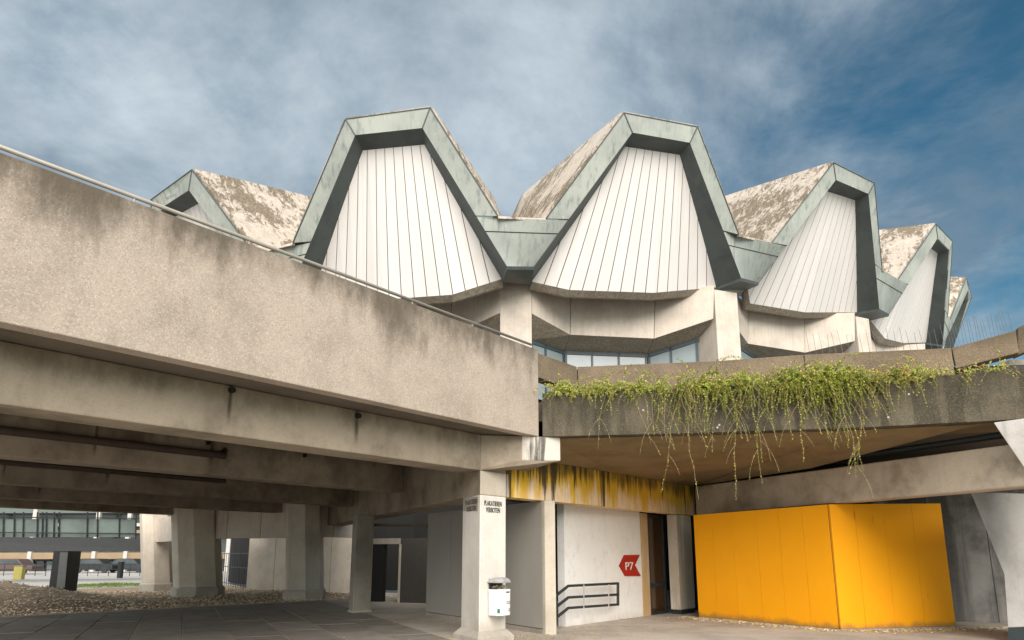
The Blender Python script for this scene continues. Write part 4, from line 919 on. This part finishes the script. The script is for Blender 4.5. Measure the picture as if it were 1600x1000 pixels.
def twig():
    rnd = random.Random(31); p, n_, e = rim_pt(980); t = thing('bare_twig_bush', p-n_*.5, 'leafless branching twig standing in the planter before the window band', 'shrub'); m = MB()
    base = p-n_*.45
    def grow(q, d, ln, r, lev):
        path = [q]
        for s in range(max(3, int(ln/.07))): d = (d+Vector((rnd.uniform(-.12, .12), rnd.uniform(-.1, .1), rnd.uniform(-.1, .1)))).normalized(); path.append(path[-1]+d*.07)
        m.tube(path, r, 4, taper=.5)
        if lev:
            for k in range(rnd.randint(2, 4)): i = rnd.randint(len(path)//3, len(path)-1); grow(path[i], (d+e*rnd.uniform(-1.2, 1.2)+UZ*rnd.uniform(-.1, .3)).normalized(), ln*rnd.uniform(.35, .6), r*.6, lev-1)
    for d in ((-.1, .9), (-.75, .45), (.75, .25), (.5, .12)): grow(base, (e*d[0]+UZ*d[1]).normalized(), rnd.uniform(.55, .75), .007, 2)
    m.build('branch', M_stem, t, fix=False)
twig()
def brush():                                                  # tangle of thin twigs standing up along the rim
    rnd = random.Random(41); p, n_, e = rim_pt(1150); t = thing('dry_brush', p-n_*.3, 'tangle of dry brown twigs standing above the dense shrub', 'shrub'); m = MB(); lf = MB()
    for k in range(330):
        px = rnd.choice((rnd.uniform(870, 1580), rnd.uniform(1085, 1340), rnd.uniform(1100, 1260))); q, n_, e = rim_pt(px); q = q-n_*rnd.uniform(.05, .55); d = (UZ*rnd.uniform(.3, 1)+e*rnd.uniform(-1, 1)+n_*rnd.uniform(-.2, .6)).normalized(); path = [q]
        tall = 1.55 if 1085 < px < 1330 else .8
        for s in range(rnd.randint(3, int(9*tall/1.2))): d = (d-UZ*.07+e*rnd.uniform(-.12, .12)).normalized(); path.append(path[-1]+d*.055)
        m.tube(path, .004, 3, taper=.5); leaves(lf, path, rnd, 2 if rnd.random() < .8 else 0, .042, (.45, .55, 0), .1)
    a = m.build('stem', M_stem, t, fix=False); a['kind'] = 'stuff'; b = lf.build('leaf', LM, t, fix=False); b['kind'] = 'stuff'
brush()

# ------------------------------------------------------------------ far side of the plaza, seen under the walkway
YB = 46.0
fb = thing('footbridge', onY(60, 862, YB), 'low dark steel footbridge with glazed railing beyond the gravel bed', 'footbridge')
def Yq(px, py, y): return onY(px, py, y)
MB().prism([Yq(-160, 862, YB-3), Yq(235, 860.5, YB+4), Yq(235, 842, YB+4), Yq(-160, 837, YB-3)], Vector((.3, 3, 0))).build('bridge_deck', M_steel, fb)
for x in (5, 22, 36, 58, 66, 72, 84, 92, 136, 152, 186, 212):
    y = YB-3+7*(x+160)/395; MB().tube([Yq(x, 842, y), Yq(x+1, 800, y)], .05, 5).build('rail_post', M_steel, fb)
for yy in (833, 809): MB().tube([Yq(-160, yy-2, YB-3), Yq(235, yy+1, YB+4)], .04, 5).build('rail', M_steel, fb)
for x0, x1 in ((-120, 4), (6, 57), (59, 90), (93, 151), (153, 211)):
    ya_, yb2 = YB-3+7*(x0+160)/395, YB-3+7*(x1+160)/395; MB().prism([Yq(x0, 839, ya_+.1), Yq(x1, 839, yb2+.1), Yq(x1, 811, yb2+.1), Yq(x0, 811, ya_+.1)], Vector((0, .03, 0))).build('glass_panel', M_teal, fb)
M_plate = plain('grey_plate', (.13, .135, .135), .6)
pr = thing('bridge_pier', onZ(90, 922, 0), 'dark leaning steel pier under the footbridge beside the gravel heap', 'pier')
b0 = [onY(76, 920, 29), onY(100, 920, 29)]; t0 = [onY(84, 861, 29), onY(107, 861, 29)]; dpv = Vector((.1, .7, 0))
MB().loft([Z(b0[0], -.3), Z(b0[1], -.3), Z(b0[1], -.3)+dpv, Z(b0[0], -.3)+dpv], [t0[0], t0[1], t0[1]+dpv, t0[0]+dpv]).build('shaft', M_steel, pr)
MB().prism([onY(88, 918, 28.97), onY(101, 918, 28.97), onY(106, 863, 28.97), onY(94, 863, 28.97)], Vector((0, .02, 0))).build('face_plate', M_plate, pr)
MB().box(Vector((b0[0].x-.08, b0[0].y-.08, -.3)), Vector((.85, 0, 0)), Vector((0, .9, 0)), UZ*.42).build('foot', M_steel, pr)
# building across the plaza
YF = 78.0
fbld = thing('plaza_building', onZ(100, 890, 0), 'long low building with white columns and tan balcony bands across the plaza', 'building')
def fp(px, py, d=0): return onY(px, py, YF+d)
MB().prism([fp(-300, 905, 2), fp(420, 903, 2), fp(420, 780, 2), fp(-300, 780, 2)], Vector((0, 6, 0))).build('wall', M_fglass, fbld)
for y0, y1, m_ in ((874, 864, M_tan), (834, 829, M_tan), (823, 818, M_offw), (802, 792, M_fband)):
    MB().prism([fp(-300, y0), fp(420, y0-1), fp(420, y1-1), fp(-300, y1)], Vector((0, 2, 0))).build('balcony_band', m_, fbld)
for x in (-40, 40, 141, 191, 262, 352, 400):
    MB().box(fp(x-3, 905, -.2), Vector((.42, 0, 0)), Vector((0, .42, 0)), UZ*(fp(x, 790).z-fp(x, 905).z)).build('column', M_offw, fbld)
for i in range(14):
    x = 8+i*16; fr = MB()
    q = [fp(x, 893, 1.9), fp(x+13, 893, 1.9), fp(x+13, 876, 1.9), fp(x, 876, 1.9)]
    w = MB(); 
    for a, b in zip(q, q[1:]+q[:1]): w.tube([a, b], .05, 4)
    wf = w.build('window', M_rail, fbld); MB().prism([x_+Vector((0, .03, 0)) for x_ in q], Vector((0, .04, 0))).build('pane', M_glass if i % 3 else M_fglass, wf)
# railing of the far terrace and parked vehicles as seen below the bridge
def car(px, y, paint, label, wpx=30):
    c = onZ(px, 905, 0); c = Vector((onY(px, 890, y).x, y, -.1)); t = thing('parked_car', c, label, 'car', 'cars parked across the plaza'); Lc = 4.2
    prof = [(-2.1, .3), (2.1, .3), (2.1, .75), (1.2, .85), (.65, 1.38), (-1.1, 1.40), (-1.75, .9), (-2.1, .8)]
    MB().prism([c+Vector((x, 0, z)) for x, z in prof], Vector((0, 1.7, 0))).build('body', paint, t, bevel=.08)
    MB().prism([c+Vector((x, -.01, z)) for x, z in ((-1.45, .9), (1.0, .9), (.55, 1.3), (-1.0, 1.32))], Vector((0, .02, 0))).build('side_window', M_fglass, t)
    for x in (-1.3, 1.3): MB().tube([c+Vector((x, -.02, .31)), c+Vector((x, .2, .31))], .31, 12).build('wheel', M_rail, t)
car(142, 71, M_steel, 'dark parked car seen left of the nearer pillar, under the footbridge'); car(196, 72, M_rail, 'black parked car beside the leftmost ring pillar'); car(14, 66, M_far, 'dull red parked car at the far left behind the yellow box')
pg = thing('plaza_railing', Z(onY(160, 900, 60), 0), 'low dark railing along the far edge of the paving, behind the leaning pier', 'railing')
pa_, pb_ = onY(-60, 897, 60), onY(235, 897, 60)
for k in range(19): q = Z(lerp(pa_, pb_, k/18), -.1); MB().tube([q, q+UZ*1.0], .03, 5).build('post', M_rail, pg)
for z in (.45, .88): MB().tube([Z(pa_, z), Z(pb_, z)], .03, 5).build('rail', M_rail, pg)
yb3 = thing('yellow_box', onY(27, 900, 52), 'small yellow cabinet at the left edge behind the gravel heap', 'cabinet')
MB().box(Z(onY(20, 900, 52), -.12), Vector((.62, 0, 0)), Vector((0, .4, 0)), UZ*.95).build('cabinet_body', M_yel, yb3, bevel=.02); MB().box(Z(onY(20, 900, 52), .83)+Vector((-.03, -.03, 0)), Vector((.68, 0, 0)), Vector((0, .46, 0)), UZ*.05).build('cabinet_top', M_tan, yb3)
bo = thing('bollard', onY(187, 903, 55), 'short dark bollard at the edge of the far paving between two cars', 'bollard')
bq = onY(187, 903, 55); MB().tube([Z(bq, -.1), Z(bq, 1.05)], .22, 10).build('post', M_steel, bo); MB().tube([Z(bq, 1.05), Z(bq, 1.13)], .25, 10).build('cap', M_rail, bo)
# bar fence between pillar and recessed wall
bf = thing('bar_fence', onZ(362, 920, 0), 'dark vertical bar fence between the big pillar and the tan wall', 'fence')
f0, f1 = onZ(338, 911, 0), onZ(384, 921, 0)
for k in range(14):
    p = lerp(f0, f1, k/13); MB().tube([Z(p, -.05), Z(p, 1.75)], .016, 5).build('bar', M_rail, bf)
for z in (.12, 1.0, 1.7): MB().tube([Z(f0, z), Z(f1, z)], .02, 5).build('rail', M_rail, bf)
